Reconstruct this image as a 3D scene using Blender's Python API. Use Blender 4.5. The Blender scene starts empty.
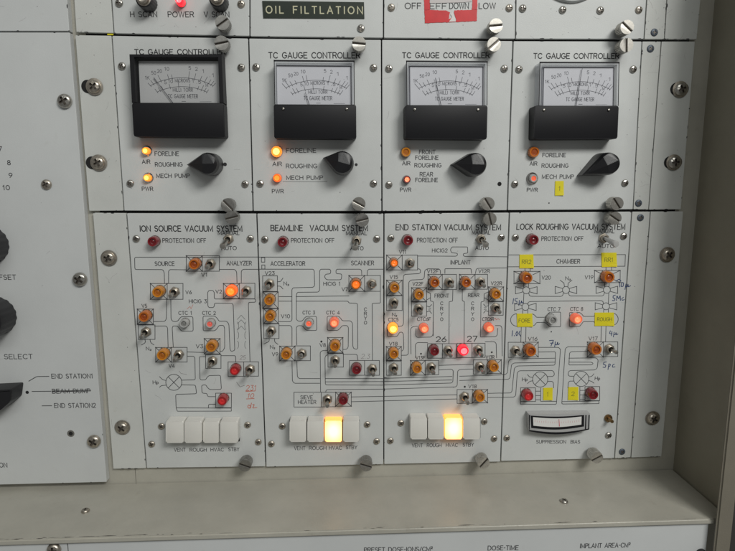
import bpy, bmesh, math, random
from mathutils import Vector
random.seed(7)
sc = bpy.context.scene
COL = sc.collection
rad = math.radians

# ------------------------------------------------------------------ camera
# The panel faces lie in the plane y = 0 (out of the panel = -y). The numbers below are measured
# on the photograph and carried onto that real plane with the photograph's own viewpoint.
PW, PH, FPX = 735.0, 551.0, 560.0
CAM = Vector((0, -0.456, 0))
pit, yaw, rol = rad(9.0927), rad(2.5152), rad(-0.2037)
FW = Vector((math.sin(yaw)*math.cos(pit), math.cos(yaw)*math.cos(pit), -math.sin(pit)))
R0 = Vector((math.cos(yaw), -math.sin(yaw), 0)); U0 = R0.cross(FW)
RT = R0*math.cos(rol) + U0*math.sin(rol); UP = -R0*math.sin(rol) + U0*math.cos(rol)

def P(px, py, h=0.0):
    d = FW + RT*((px-367.5)/FPX) - UP*((py-275.5)/FPX)
    t = (-h - CAM.y)/d.y
    return CAM + d*t

def S(px, py):
    return ((P(px+1, py)-P(px-1, py)).length/2, (P(px, py+1)-P(px, py-1)).length/2)

cam = bpy.data.cameras.new('camera'); cam.sensor_width = 36; cam.lens = 36*FPX/PW
cam.clip_start = 0.02; cam.clip_end = 50
co = bpy.data.objects.new('camera', cam); COL.objects.link(co)
from mathutils import Matrix
co.matrix_world = Matrix(((RT.x, UP.x, -FW.x, CAM.x), (RT.y, UP.y, -FW.y, CAM.y), (RT.z, UP.z, -FW.z, CAM.z), (0, 0, 0, 1)))
sc.camera = co

# ------------------------------------------------------------------ materials
M = {}
def mat(name, col, rough=.5, metal=0, emit=None, es=0, coat=0, var=0, vscale=40, spec=.5, bump=0, bscale=900, dirt=0, dirtcol=None, sss=0):
    m = bpy.data.materials.new(name); m.use_nodes = True
    nt = m.node_tree; b = nt.nodes['Principled BSDF']
    b.inputs['Base Color'].default_value = (*col, 1)
    b.inputs['Roughness'].default_value = rough; b.inputs['Metallic'].default_value = metal
    b.inputs['Coat Weight'].default_value = coat; b.inputs['Coat Roughness'].default_value = .08
    b.inputs['Specular IOR Level'].default_value = spec
    if emit:
        b.inputs['Emission Color'].default_value = (*emit, 1); b.inputs['Emission Strength'].default_value = es
    tc = nt.nodes.new('ShaderNodeTexCoord') if (var or bump or dirt) else None
    geo = nt.nodes.new('ShaderNodeNewGeometry') if tc else None
    cur = None
    if var:
        n = nt.nodes.new('ShaderNodeTexNoise'); n.inputs['Scale'].default_value = vscale; n.inputs['Detail'].default_value = 6
        n.inputs['Roughness'].default_value = .65
        nt.links.new(geo.outputs['Position'], n.inputs['Vector'])
        r = nt.nodes.new('ShaderNodeMapRange'); r.inputs['From Min'].default_value = .3; r.inputs['From Max'].default_value = .7
        r.inputs['To Min'].default_value = 1-var; r.inputs['To Max'].default_value = 1+var*.6
        nt.links.new(n.outputs['Fac'], r.inputs['Value'])
        mx = nt.nodes.new('ShaderNodeVectorMath'); mx.operation = 'SCALE'; mx.inputs[0].default_value = col
        nt.links.new(r.outputs['Result'], mx.inputs['Scale']); cur = mx.outputs[0]
    if dirt:
        n2 = nt.nodes.new('ShaderNodeTexNoise'); n2.inputs['Scale'].default_value = 95; n2.inputs['Detail'].default_value = 10; n2.inputs['Roughness'].default_value = .72
        nt.links.new(geo.outputs['Position'], n2.inputs['Vector'])
        rp = nt.nodes.new('ShaderNodeValToRGB'); rp.color_ramp.elements[0].position = .60; rp.color_ramp.elements[1].position = .76
        nt.links.new(n2.outputs['Fac'], rp.inputs['Fac'])
        ml = nt.nodes.new('ShaderNodeMath'); ml.operation = 'MULTIPLY'; ml.inputs[1].default_value = dirt
        nt.links.new(rp.outputs['Color'], ml.inputs[0])
        mm = nt.nodes.new('ShaderNodeMix'); mm.data_type = 'RGBA'
        nt.links.new(ml.outputs[0], mm.inputs['Factor'])
        if cur: nt.links.new(cur, mm.inputs['A'])
        else: mm.inputs['A'].default_value = (*col, 1)
        mm.inputs['B'].default_value = (*(dirtcol or (.2, .17, .13)), 1)
        cur = mm.outputs['Result']
    if cur: nt.links.new(cur, b.inputs['Base Color'])
    if bump:
        n3 = nt.nodes.new('ShaderNodeTexNoise'); n3.inputs['Scale'].default_value = bscale; n3.inputs['Detail'].default_value = 3
        nt.links.new(geo.outputs['Position'], n3.inputs['Vector'])
        bp = nt.nodes.new('ShaderNodeBump'); bp.inputs['Strength'].default_value = bump; bp.inputs['Distance'].default_value = .0004
        nt.links.new(n3.outputs['Fac'], bp.inputs['Height']); nt.links.new(bp.outputs['Normal'], b.inputs['Normal'])
    M[name] = m
    return m

mat('paint', (.585, .600, .590), .42, var=.075, vscale=16, bump=.2, bscale=1500, dirt=.24, dirtcol=(.33, .31, .25))
mat('paint_console', (.585, .600, .598), .45, var=.06, vscale=12, bump=.12, bscale=1500, dirt=.18, dirtcol=(.33, .31, .25))
mat('paint_ear', (.585, .595, .570), .42, var=.08, vscale=18, bump=.2, bscale=1500, dirt=.32, dirtcol=(.33, .30, .24))
mat('beige', (.43, .415, .36), .34, var=.13, vscale=20, bump=.2, bscale=700, dirt=.35, dirtcol=(.20, .17, .13))
mat('cheek', (.27, .25, .195), .5, var=.08, vscale=30, bump=.3, bscale=900, dirt=.15)
mat('flange', (.19, .172, .135), .5, var=.08, vscale=30, bump=.3, bscale=900, dirt=.15)  # cheek paint darkened: the flange's weaker light is put into the colour
mat('beyond_dark', (.035, .032, .03), .6)  # near-black, stands for the darkness right of the flange
mat('chip', (.05, .045, .04), .6)
mat('cavity_shade', (.012, .012, .012), .9)  # near-black: painted shade for the inside of gaps, holes and bushings
mat('ink', (.018, .018, .020), .6)
mat('line_ink', (.045, .047, .052), .6)
mat('small_ink', (.05, .05, .055), .6)
mat('black_plastic', (.010, .010, .012), .38, bump=.2, bscale=2500)
mat('black_satin', (.010, .010, .012), .50, spec=.25)
mat('steel', (.50, .48, .44), .34, 1, var=.18, vscale=700)
mat('worn_steel', (.55, .50, .43), .38, 1, var=.3, vscale=600)
mat('dull_steel', (.36, .35, .33), .42, 1, var=.2, vscale=500)
mat('chrome', (.70, .69, .66), .16, 1)
mat('recess_shade_steel', (.20, .18, .16), .5, 1)  # steel darkened for slots and crosses: recess shade put into the colour
mat('bronze', (.30, .19, .09), .38, 1, var=.3, vscale=500)
mat('blue_plug', (.10, .12, .15), .5, .4)
mat('amber_off', (.60, .22, .010), .22, coat=.5)
mat('amber_off_dark', (.40, .12, .006), .3, coat=.5)
mat('orange_off', (.52, .135, .008), .22, coat=.5)
mat('orange_off_dark', (.32, .06, .005), .3, coat=.5)
mat('red_off', (.20, .008, .014), .22, coat=.5)
mat('red_off_dark', (.15, .006, .010), .3, coat=.4)
mat('orange_lit', (.6, .10, .01), .25, emit=(1, .12, .010), es=.9, coat=.4)
mat('orange_core', (.7, .2, .02), .25, emit=(1, .19, .025), es=1.5, coat=.4)
mat('glow_core', (.6, .15, .02), .25, emit=(1, .15, .015), es=.85)
mat('yellow_lit', (.8, .4, .05), .25, emit=(1, .22, .012), es=1.2)
mat('yellow_core', (.9, .6, .2), .25, emit=(1, .45, .06), es=2.6)
mat('bright_orange_lit', (.7, .2, .02), .25, emit=(1, .22, .02), es=1.4)
mat('bright_orange_core', (.8, .4, .1), .25, emit=(1, .50, .10), es=3)
mat('pink_lit', (.6, .12, .08), .25, emit=(1, .15, .04), es=.42, coat=.4)
mat('pink_core', (.8, .3, .2), .25, emit=(1, .25, .085), es=.85)
mat('red_lit', (.6, .01, .02), .25, emit=(1, .012, .03), es=1.1, coat=.4)
mat('red_core', (.8, .1, .1), .25, emit=(1, .12, .14), es=2.2)
mat('red_dim', (.32, .012, .014), .22, emit=(1, .01, .015), es=.012, coat=.5)
mat('red_dim_core', (.5, .03, .03), .22, emit=(1, .02, .03), es=.09, coat=.5)
mat('faint_red', (.45, .12, .09), .2, emit=(1, .12, .08), es=.28, coat=.5)
mat('clear_lens', (.42, .42, .41), .12, coat=.6)
mat('clear_lens_core', (.22, .22, .21), .2, coat=.6)
mat('white_plastic', (.72, .705, .66), .35, coat=.15, var=.03, vscale=60)
mat('lit_button', (.9, .75, .5), .4, emit=(1, .68, .30), es=1.7)
mat('lit_button_edge', (.9, .5, .15), .4, emit=(1, .36, .06), es=1.25)
mat('yellow_paper', (.74, .64, .012), .6, var=.05, vscale=200)
mat('faded_ink', (.20, .20, .03), .7)
mat('blue_ink', (.02, .045, .14), .6)
mat('red_ink', (.55, .10, .045), .6)
mat('pencil', (.22, .20, .20), .6)
mat('red_tape', (.62, .014, .020), .32, var=.12, vscale=120)
mat('frost_tape', (.56, .52, .51), .3)
mat('label_tape', (.012, .020, .012), .32)
mat('cream', (.55, .53, .36), .5)
mat('white_paper', (.72, .71, .69), .6)
mat('dial', (.66, .66, .70), .5)
mat('dial_warm', (.50, .50, .50), .5)
mat('dial_ink', (.045, .045, .06), .6)
mat('dial_red', (.6, .06, .10), .6)
mat('clear_housing', (.40, .40, .40), .2, coat=.4)
mat('cover_edge', (.30, .31, .33), .15, coat=.5)
lb = M['lit_button'].node_tree; pb_ = lb.nodes['Principled BSDF']      # bulb's hot spot behind the diffusing cap
tco = lb.nodes.new('ShaderNodeTexCoord'); ln = lb.nodes.new('ShaderNodeVectorMath'); ln.operation = 'LENGTH'
sc3 = lb.nodes.new('ShaderNodeVectorMath'); sc3.operation = 'MULTIPLY'; sc3.inputs[1].default_value = (1.1, 0, .85)
lb.links.new(tco.outputs['Object'], sc3.inputs[0]); lb.links.new(sc3.outputs[0], ln.inputs[0])
mr = lb.nodes.new('ShaderNodeMapRange'); mr.inputs['From Max'].default_value = .0088; lb.links.new(ln.outputs['Value'], mr.inputs['Value'])
cr = lb.nodes.new('ShaderNodeValToRGB'); cr.color_ramp.elements[0].color = (1, .80, .45, 1); cr.color_ramp.elements[1].color = (1, .42, .09, 1); cr.color_ramp.elements[0].position = .35
lb.links.new(mr.outputs[0], cr.inputs[0]); lb.links.new(cr.outputs[0], pb_.inputs['Emission Color'])
pb_.inputs['Emission Strength'].default_value = 1.5
# clear acrylic: mostly lets light straight through, glossy on top
g = bpy.data.materials.new('acrylic'); g.use_nodes = True; nt = g.node_tree; nt.nodes.clear()
o_ = nt.nodes.new('ShaderNodeOutputMaterial'); mx = nt.nodes.new('ShaderNodeMixShader'); tr = nt.nodes.new('ShaderNodeBsdfTransparent')
gl = nt.nodes.new('ShaderNodeBsdfGlossy'); fr = nt.nodes.new('ShaderNodeFresnel'); fr.inputs['IOR'].default_value = 1.49
gl.inputs['Roughness'].default_value = .04; tr.inputs['Color'].default_value = (.96, .965, .97, 1)
nt.links.new(fr.outputs[0], mx.inputs[0]); nt.links.new(tr.outputs[0], mx.inputs[1]); nt.links.new(gl.outputs[0], mx.inputs[2]); nt.links.new(mx.outputs[0], o_.inputs[0])
M['acrylic'] = g
# cut acrylic edges scatter the room light
g = bpy.data.materials.new('acrylic_edge'); g.use_nodes = True; nt = g.node_tree; nt.nodes.clear()
o_ = nt.nodes.new('ShaderNodeOutputMaterial'); mx = nt.nodes.new('ShaderNodeMixShader'); tr = nt.nodes.new('ShaderNodeBsdfTransparent'); df = nt.nodes.new('ShaderNodeBsdfDiffuse')
df.inputs['Color'].default_value = (.72, .74, .77, 1); mx.inputs[0].default_value = .42
nt.links.new(tr.outputs[0], mx.inputs[1]); nt.links.new(df.outputs[0], mx.inputs[2]); nt.links.new(mx.outputs[0], o_.inputs[0])
M['acrylic_edge'] = g

# ------------------------------------------------------------------ helpers
def thing(name, label, cat, loc, group=None):
    o = bpy.data.objects.new(name, None); COL.objects.link(o); o.location = loc; o.empty_display_size = .02
    o['label'] = label; o['category'] = cat
    if group: o['group'] = group
    return o

def wloc(o):
    v = Vector(o.location)
    return v + wloc(o.parent) if o.parent else v

def link(name, me, parent=None, loc=None, label=None, roty=0):
    o = bpy.data.objects.new(name, me); COL.objects.link(o)
    if parent: o.parent = parent
    if loc is not None: o.location = Vector(loc) - (wloc(parent) if parent else Vector())
    if roty: o.rotation_euler = (0, roty, 0)
    if label: o['label'] = label
    return o

def mesh(bm, mats, smooth=False, name='mesh'):
    me = bpy.data.meshes.new(name)
    bmesh.ops.recalc_face_normals(bm, faces=bm.faces)
    bm.to_mesh(me); bm.free()
    for m in (mats if isinstance(mats, (list, tuple)) else [mats]): me.materials.append(M[m])
    if smooth:
        for p in me.polygons: p.use_smooth = True
        me.set_sharp_from_angle(angle=rad(38))
    return me

def world_obj(name, bm, mats, parent=None, smooth=False, label=None, origin=None):
    """mesh whose vertices are given in world coordinates; origin moved to its centre or the given point"""
    if origin is None:
        c = Vector()
        for v in bm.verts: c += v.co
        origin = c/len(bm.verts)
    for v in bm.verts: v.co -= origin
    return link(name, mesh(bm, mats, smooth), parent, origin, label)

def prism(bm, pts, y0, y1, mi=0, taper=1.0, bevel=0.0):
    """pts: Vector list (x,z used) outline; y1 is the outer (front, more negative) face"""
    c = sum((Vector(p) for p in pts), Vector())/len(pts)
    a = [bm.verts.new((p[0], y0, p[2])) for p in pts]
    b = [bm.verts.new((c.x+(p[0]-c.x)*taper, y1, c.z+(p[2]-c.z)*taper)) for p in pts]
    n = len(pts); fs = []
    for i in range(n):
        fs.append(bm.faces.new((a[i], a[(i+1) % n], b[(i+1) % n], b[i])))
    f1 = bm.faces.new(a); f2 = bm.faces.new(b); fs += [f1, f2]
    for f in fs: f.material_index = mi
    if bevel:
        es = [e for e in f2.edges]
        bmesh.ops.bevel(bm, geom=es, offset=bevel, segments=2, affect='EDGES', profile=.6)
    return fs

def round_poly(pts, r, n=5):
    out = []; N = len(pts)
    for i in range(N):
        p, a, b = Vector(pts[i]), Vector(pts[i-1]), Vector(pts[(i+1) % N])
        da, db = (a-p), (b-p); rr = min(r, da.length*.49, db.length*.49)
        s, e = p+da.normalized()*rr, p+db.normalized()*rr
        for k in range(n+1):
            t = k/n; out.append(s*(1-t)**2 + p*2*t*(1-t) + e*t*t)
    return out

def lathe(bm, prof, n=28, mi=None, cap=True):
    """prof: (r, h) pairs; axis = -y"""
    rings = []
    for k, (r, h) in enumerate(prof):
        if r < 1e-7: rings.append([bm.verts.new((0, -h, 0))])
        else: rings.append([bm.verts.new((r*math.cos(2*math.pi*i/n), -h, r*math.sin(2*math.pi*i/n))) for i in range(n)])
    for k in range(len(prof)-1):
        A, B = rings[k], rings[k+1]; m = mi[k] if mi else 0
        for i in range(n):
            j = (i+1) % n
            if len(A) == 1 and len(B) == 1: continue
            if len(A) == 1: f = bm.faces.new((A[0], B[j], B[i]))
            elif len(B) == 1: f = bm.faces.new((A[i], A[j], B[0]))
            else: f = bm.faces.new((A[i], A[j], B[j], B[i]))
            f.material_index = m

def ribbon(bm, pts, w, mi=0, closed=False):
    """flat painted stroke in the panel plane through world points"""
    q = []
    for p in pts:
        p = Vector(p)
        if not q or (p-q[-1]).length > 1e-6: q.append(p)
    if len(q) < 2: return
    if closed and (q[0]-q[-1]).length < 1e-6: q.pop()
    n = len(q); L, Rr = [], []
    for i in range(n):
        if closed: a, b = q[i-1], q[(i+1) % n]
        else: a, b = q[max(i-1, 0)], q[min(i+1, n-1)]
        d1 = (q[i]-a); d2 = (b-q[i])
        if d1.length < 1e-7: d1 = d2
        if d2.length < 1e-7: d2 = d1
        d1 = d1.normalized(); d2 = d2.normalized()
        n1 = Vector((-d1.z, 0, d1.x)); n2 = Vector((-d2.z, 0, d2.x)); m = n1+n2
        if m.length < .3: m = n1.copy()
        else: m.normalize()
        k = 1/max(.45, m.dot(n1)); off = m*(w/2*k)
        e = Vector()
        if not closed and i == 0: e = -d2*(w*.35)
        if not closed and i == n-1: e = d1*(w*.35)
        L.append(bm.verts.new(q[i]+off+e)); Rr.append(bm.verts.new(q[i]-off+e))
    for i in range(n if closed else n-1):
        j = (i+1) % n
        f = bm.faces.new((L[i], L[j], Rr[j], Rr[i])); f.material_index = mi

def soften(pts, r):
    """round the corners of an open pixel polyline"""
    if r <= 0 or len(pts) < 3: return pts
    out = [pts[0]]
    for i in range(1, len(pts)-1):
        p, a, b = Vector(pts[i]), Vector(pts[i-1]), Vector(pts[i+1])
        da, db = a-p, b-p
        if da.length < 1e-6 or db.length < 1e-6: continue
        rr = min(r, da.length*.45, db.length*.45)
        s, e = p+da.normalized()*rr, p+db.normalized()*rr
        for k in range(4):
            t = k/3; v = s*(1-t)**2 + p*2*t*(1-t) + e*t*t; out.append((v.x, v.y))
    out.append(pts[-1])
    return out

# ------------------------------------------------------------------ engraver's stroke font
def arc(cx, cy, rx, ry, a0, a1, n=8):
    return [(cx+rx*math.cos(rad(a0+(a1-a0)*i/n)), cy+ry*math.sin(rad(a0+(a1-a0)*i/n))) for i in range(n+1)]
G = {
 'A': (.78, [[(0, 0), (.39, 1), (.78, 0)], [(.14, .34), (.64, .34)]]),
 'B': (.66, [[(0, 0), (0, 1), (.42, 1)] + arc(.42, .76, .20, .24, 90, -90) + [(0, .52)], [(.42, .52)] + arc(.42, .26, .24, .26, 90, -90) + [(0, 0)]]),
 'C': (.76, [arc(.42, .5, .42, .5, 42, 318, 14)]),
 'D': (.74, [[(0, 0), (0, 1), (.32, 1)] + arc(.32, .5, .42, .5, 90, -90, 10) + [(0, 0)]]),
 'E': (.60, [[(.60, 0), (0, 0), (0, 1), (.60, 1)], [(0, .52), (.50, .52)]]),
 'F': (.58, [[(0, 0), (0, 1), (.58, 1)], [(0, .52), (.48, .52)]]),
 'G': (.80, [arc(.42, .5, .42, .5, 45, 340, 14) + [(.82, .44), (.48, .44)]]),
 'H': (.72, [[(0, 0), (0, 1)], [(.72, 0), (.72, 1)], [(0, .52), (.72, .52)]]),
 'I': (.06, [[(.03, 0), (.03, 1)]]),
 'J': (.5, [[(.5, 1), (.5, .26)] + arc(.25, .26, .25, .26, 0, -170)]),
 'K': (.66, [[(0, 0), (0, 1)], [(.62, 1), (0, .38)], [(.22, .58), (.66, 0)]]),
 'L': (.54, [[(0, 1), (0, 0), (.54, 0)]]),
 'M': (.86, [[(0, 0), (0, 1), (.43, .12), (.86, 1), (.86, 0)]]),
 'N': (.72, [[(0, 0), (0, 1), (.72, 0), (.72, 1)]]),
 'O': (.88, [arc(.44, .5, .44, .5, 0, 360, 18)]),
 'P': (.62, [[(0, 0), (0, 1), (.38, 1)] + arc(.38, .74, .24, .26, 90, -90) + [(0, .48)]]),
 'Q': (.88, [arc(.44, .5, .44, .5, 0, 360, 18), [(.55, .25), (.86, -.06)]]),
 'R': (.66, [[(0, 0), (0, 1), (.40, 1)] + arc(.40, .75, .24, .25, 90, -90) + [(0, .50)], [(.36, .50), (.66, 0)]]),
 'S': (.62, [arc(.31, .75, .28, .25, 30, 250, 9) + arc(.31, .26, .31, .26, 80, -150, 9)]),
 'T': (.66, [[(0, 1), (.66, 1)], [(.33, 1), (.33, 0)]]),
 'U': (.70, [[(0, 1), (0, .34)] + arc(.35, .34, .35, .34, 180, 360, 9) + [(.70, 1)]]),
 'V': (.74, [[(0, 1), (.37, 0), (.74, 1)]]),
 'W': (1.04, [[(0, 1), (.26, 0), (.52, 1), (.78, 0), (1.04, 1)]]),
 'X': (.68, [[(0, 0), (.68, 1)], [(0, 1), (.68, 0)]]),
 'Y': (.70, [[(0, 1), (.35, .48), (.70, 1)], [(.35, .48), (.35, 0)]]),
 'Z': (.64, [[(0, 1), (.64, 1), (0, 0), (.64, 0)]]),
 '0': (.62, [arc(.31, .5, .31, .5, 0, 360, 16)]),
 '1': (.30, [[(.02, .78), (.22, 1), (.22, 0)]]),
 '2': (.60, [arc(.30, .71, .29, .29, 165, -30, 9) + [(0, 0), (.60, 0)]]),
 '3': (.58, [[(.04, 1), (.54, 1), (.26, .62)] + arc(.27, .31, .30, .31, 80, -150, 10)]),
 '4': (.62, [[(.46, 0), (.46, 1), (0, .28), (.62, .28)]]),
 '5': (.58, [[(.52, 1), (.08, 1), (.04, .56)] + arc(.28, .31, .29, .31, 120, -150, 10)]),
 '6': (.60, [[(.46, 1)] + arc(.30, .30, .30, .30, 150, -210, 14)]),
 '7': (.58, [[(0, 1), (.58, 1), (.20, 0)]]),
 '8': (.58, [arc(.29, .76, .24, .24, -90, 270, 12), arc(.29, .26, .29, .26, 90, 450, 12)]),
 '9': (.60, [arc(.30, .70, .30, .30, -30, 330, 14) + [(.14, 0)]]),
 '-': (.30, [[(0, .5), (.30, .5)]]), '/': (.4, [[(0, 0), (.4, 1)]]), '.': (.08, [[(.02, 0), (.02, .09)]]),
 '²': (.34, [[(x*.55, y*.5+.55) for x, y in arc(.30, .71, .29, .29, 165, -30, 9) + [(0, 0), (.60, 0)]]]),
 '₂': (.30, [[(x*.45, y*.42-.12) for x, y in arc(.30, .71, .29, .29, 165, -30, 9) + [(0, 0), (.60, 0)]]]),
 'p': (.42, [[(0, -.28), (0, .6)], arc(.21, .31, .21, .29, 0, 360, 10)]),
 'c': (.40, [arc(.22, .3, .22, .3, 45, 315, 8)]),
 'u': (.50, [[(0, -.3), (0, .6)], [(0, .15)] + arc(.2, .2, .2, .2, 200, 340) + [(.4, .6), (.4, .1), (.5, 0)]]),
 'i': (.12, [[(.06, 0), (.06, .6)]]),
 ' ': (.42, []),
}
HT = [0.0]
def text(bm, s, x0, x1, base, h, w=.00048, mi=0, hgt=.00006, slant=0, gap=.24, spread=True, base1=None):
    """stroke lettering from photo column x0 to x1 on the photo row base, cap height h rows"""
    if base1 is None: base1 = base
    A, B = P(x0, base, hgt), P(x1, base1, hgt)
    ex = (B-A); W = ex.length; ex.normalize()
    H = (P(x0, base, hgt)-P(x0, base-h, hgt)).length
    ez = Vector((-ex.z, 0, ex.x))
    tot = sum(G[c][0]+gap for c in s)-gap
    k = W/tot if spread else H
    x = 0
    for c in s:
        gw, st = G[c]
        for line in st:
            pts = [A + ex*((x+u+slant*v)*k) + ez*(v*H) for u, v in line]
            HT[0] = (HT[0]+.0000013) % .00002
            pts = [p+Vector((0, -HT[0], 0)) for p in pts]
            cl = len(pts) > 9 and (pts[0]-pts[-1]).length < 1e-5
            ribbon(bm, pts, w, mi, closed=cl)
        x += gw+gap

# ------------------------------------------------------------------ shared small hardware meshes
def star_recess(bm, r_out, h_top, depth, inner, n=48, mi_top=0, mi_in=1):
    """annulus round a star-shaped recess (cross or slot) with walls and floor"""
    o, i_, b_ = [], [], []
    for k in range(n):
        a = 2*math.pi*(k+.5)/n; c, s = math.cos(a), math.sin(a); r = inner(abs(c)+1e-9, abs(s)+1e-9)
        o.append(bm.verts.new((r_out*c, -h_top*.9, r_out*s))); i_.append(bm.verts.new((r*c, -h_top, r*s))); b_.append(bm.verts.new((r*.9*c, -(h_top-depth), r*.9*s)))
    for k in range(n):
        j = (k+1) % n
        bm.faces.new((o[k], o[j], i_[j], i_[k])).material_index = mi_top
        bm.faces.new((i_[k], i_[j], b_[j], b_[k])).material_index = mi_in
    bm.faces.new(b_).material_index = mi_in
    return o
def screw_mesh(r, h, kind, mats):
    bm = bmesh.new()
    if kind == 'cross':
        L, w = r*.62, r*.17
        f = lambda c, s: max(min(L/c, w/s), min(L/s, w/c))
    else:
        L, w = r*.80, r*.14
        f = lambda c, s: min(L/c, w/s)
    n = 48
    o = star_recess(bm, r*.78, h, h*.55, f, n)
    prev = o
    for (rr, hh) in ((r*.93, h*.66), (r, h*.35), (r, 0)):
        ring = [bm.verts.new((rr*math.cos(2*math.pi*(k+.5)/n), -hh, rr*math.sin(2*math.pi*(k+.5)/n))) for k in range(n)]
        for k in range(n): bm.faces.new((prev[k], prev[(k+1) % n], ring[(k+1) % n], ring[k]))
        prev = ring
    return mesh(bm, mats, True)
SCREW = screw_mesh(.00285, .0017, 'cross', ['steel', 'recess_shade_steel'])
SCREW_DARK = screw_mesh(.0028, .0015, 'cross', ['worn_steel', 'recess_shade_steel'])
BOLT = screw_mesh(.0050, .0032, 'cross', ['worn_steel', 'recess_shade_steel'])
BOLT_SHINY = screw_mesh(.0050, .0032, 'cross', ['steel', 'recess_shade_steel'])
TINY = screw_mesh(.0010, .0006, 'slot', ['steel', 'recess_shade_steel'])
PLUG = screw_mesh(.0029, .0009, 'cross', ['blue_plug', 'recess_shade_steel'])
bm = bmesh.new(); lathe(bm, [(.0064, 0), (.0064, .0006), (.0048, .0008), (.0046, .0004)], 32); WASHER = mesh(bm, 'worn_steel', True)
def slot_hole_mesh():
    bm = bmesh.new(); pts = []
    for k in range(24):
        a = 2*math.pi*k/24; pts.append(Vector((.0050*math.cos(a)+(.0026 if math.cos(a) > 0 else -.0026), 0, .0050*math.sin(a))))
    prism(bm, pts, 0, -.00015); return mesh(bm, 'cavity_shade')
SLOT = slot_hole_mesh()
bm = bmesh.new(); lathe(bm, [(.0017, 0), (.0017, .00012), (0, .00012)], 16); HOLE = mesh(bm, 'cavity_shade')

def thumb_mesh(metal):
    bm = bmesh.new(); n = 56; r = .0053
    rings = []
    for (hh, sc_) in ((0, .55), (.004, .55), (.0042, 1), (.0118, 1)):
        ring = []
        for k in range(n):
            a = 2*math.pi*k/n; kn = 1.0 - (.08 if (k % 2 and sc_ == 1) else 0)
            ring.append(bm.verts.new((r*sc_*kn*math.cos(a), -hh, r*sc_*kn*math.sin(a))))
        rings.append(ring)
    for A, B in zip(rings, rings[1:]):
        for k in range(n): bm.faces.new((A[k], A[(k+1) % n], B[(k+1) % n], B[k]))
    bm.faces.new(rings[-1]).material_index = 1
    for s in (1, -1):   # the two cheeks of the screwdriver slot
        w = .00055; a0 = math.asin(w/r); m = 18
        pts = [Vector((r*.985*math.cos(a0+(math.pi-2*a0)*k/m), 0, s*r*.985*math.sin(a0+(math.pi-2*a0)*k/m))) for k in range(m+1)]
        prism(bm, pts, -.0117, -.0134, 0, bevel=.0003)
    return mesh(bm, [metal, 'recess_shade_steel'], True)
THUMB = thumb_mesh('steel'); THUMB_DULL = thumb_mesh('dull_steel')

def lens_mesh(r, h, m1, m2):
    bm = bmesh.new()
    lathe(bm, [(r, 0), (r, h*.45), (r*.96, h*.8), (r*.84, h), (r*.60, h*.97), (r*.52, h*.84), (r*.30, h*.80), (0, h*.90)], 30, [0, 0, 0, 0, 1, 1, 1])
    for v in bm.verts:      # moulded ribs round the side of the lens
        a = round(math.atan2(v.co.z, v.co.x)/(2*math.pi/30)); q = math.hypot(v.co.x, v.co.z)
        if q > r*.9 and a % 2: v.co.x *= .955; v.co.z *= .955
    return mesh(bm, [m1, m2], True)
def bezel_mesh(r, m='steel'):
    bm = bmesh.new()
    k = 1.45 if m == 'chrome' else 1.07
    lathe(bm, [(r*k, 0), (r*k, .0004), (r*(k*.5+.5), .0010), (r*1.01, .0010), (r*1.0, .0003)], 30); return mesh(bm, m, True)
LENS, BEZ = {}, {}
def lens(kind, r, h):
    k = (kind, r, h)
    if k not in LENS:
        pair = {'amber': ('amber_off', 'amber_off_dark'), 'orange': ('orange_off', 'orange_off_dark'), 'red': ('red_off', 'red_off_dark'), 'orange_lit': ('orange_lit', 'orange_core'),
                'yellow_lit': ('yellow_lit', 'yellow_core'), 'bright': ('bright_orange_lit', 'bright_orange_core'), 'pink': ('pink_lit', 'pink_core'), 'red_lit': ('red_lit', 'red_core'),
                'red_dim': ('red_dim', 'red_dim_core'), 'clear': ('clear_lens', 'clear_lens_core'), 'clear_red': ('clear_lens', 'faint_red'), 'orange_glow': ('orange_off', 'glow_core'), 'clear_pink': ('clear_lens', 'pink_lit'), 'red_glow': ('red_off', 'pink_core')}[kind]
        LENS[k] = lens_mesh(r, h, *pair)
    return LENS[k]
def bezel(r, m='steel'):
    if (r, m) not in BEZ: BEZ[(r, m)] = bezel_mesh(r, m)
    return BEZ[(r, m)]
LIT = {'orange_lit': 'lit orange lamp', 'yellow_lit': 'lamp glowing bright yellow', 'bright': 'lamp glowing bright orange', 'pink': 'lamp glowing pinkish orange', 'red_lit': 'lamp glowing bright red',
       'red_dim': 'red lamp glowing dimly', 'clear_red': 'clear lamp with a faint red glow inside', 'clear': 'clear unlit lamp', 'red': 'dark red unlit lamp', 'orange_glow': 'orange lamp with a glowing centre', 'clear_pink': 'clear lamp with a pink glow inside', 'red_glow': 'dull red lamp with a glowing centre'}
def lamp(root, px, py, kind='amber', rp=6.0, h=.0075, mbez='steel'):
    """indicator lamp whose lens tip is seen at photo (px, py), lens radius rp photo pixels"""
    s = S(px, py)[0]; r = round(rp*s*.97, 5)
    loc = P(px, py, h*.8); loc.y = 0
    b = link('indicator_lamp', bezel(r, mbez), root, loc, LIT.get(kind))
    link('lens', lens(kind, r, h), b, loc)
    return b

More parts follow.
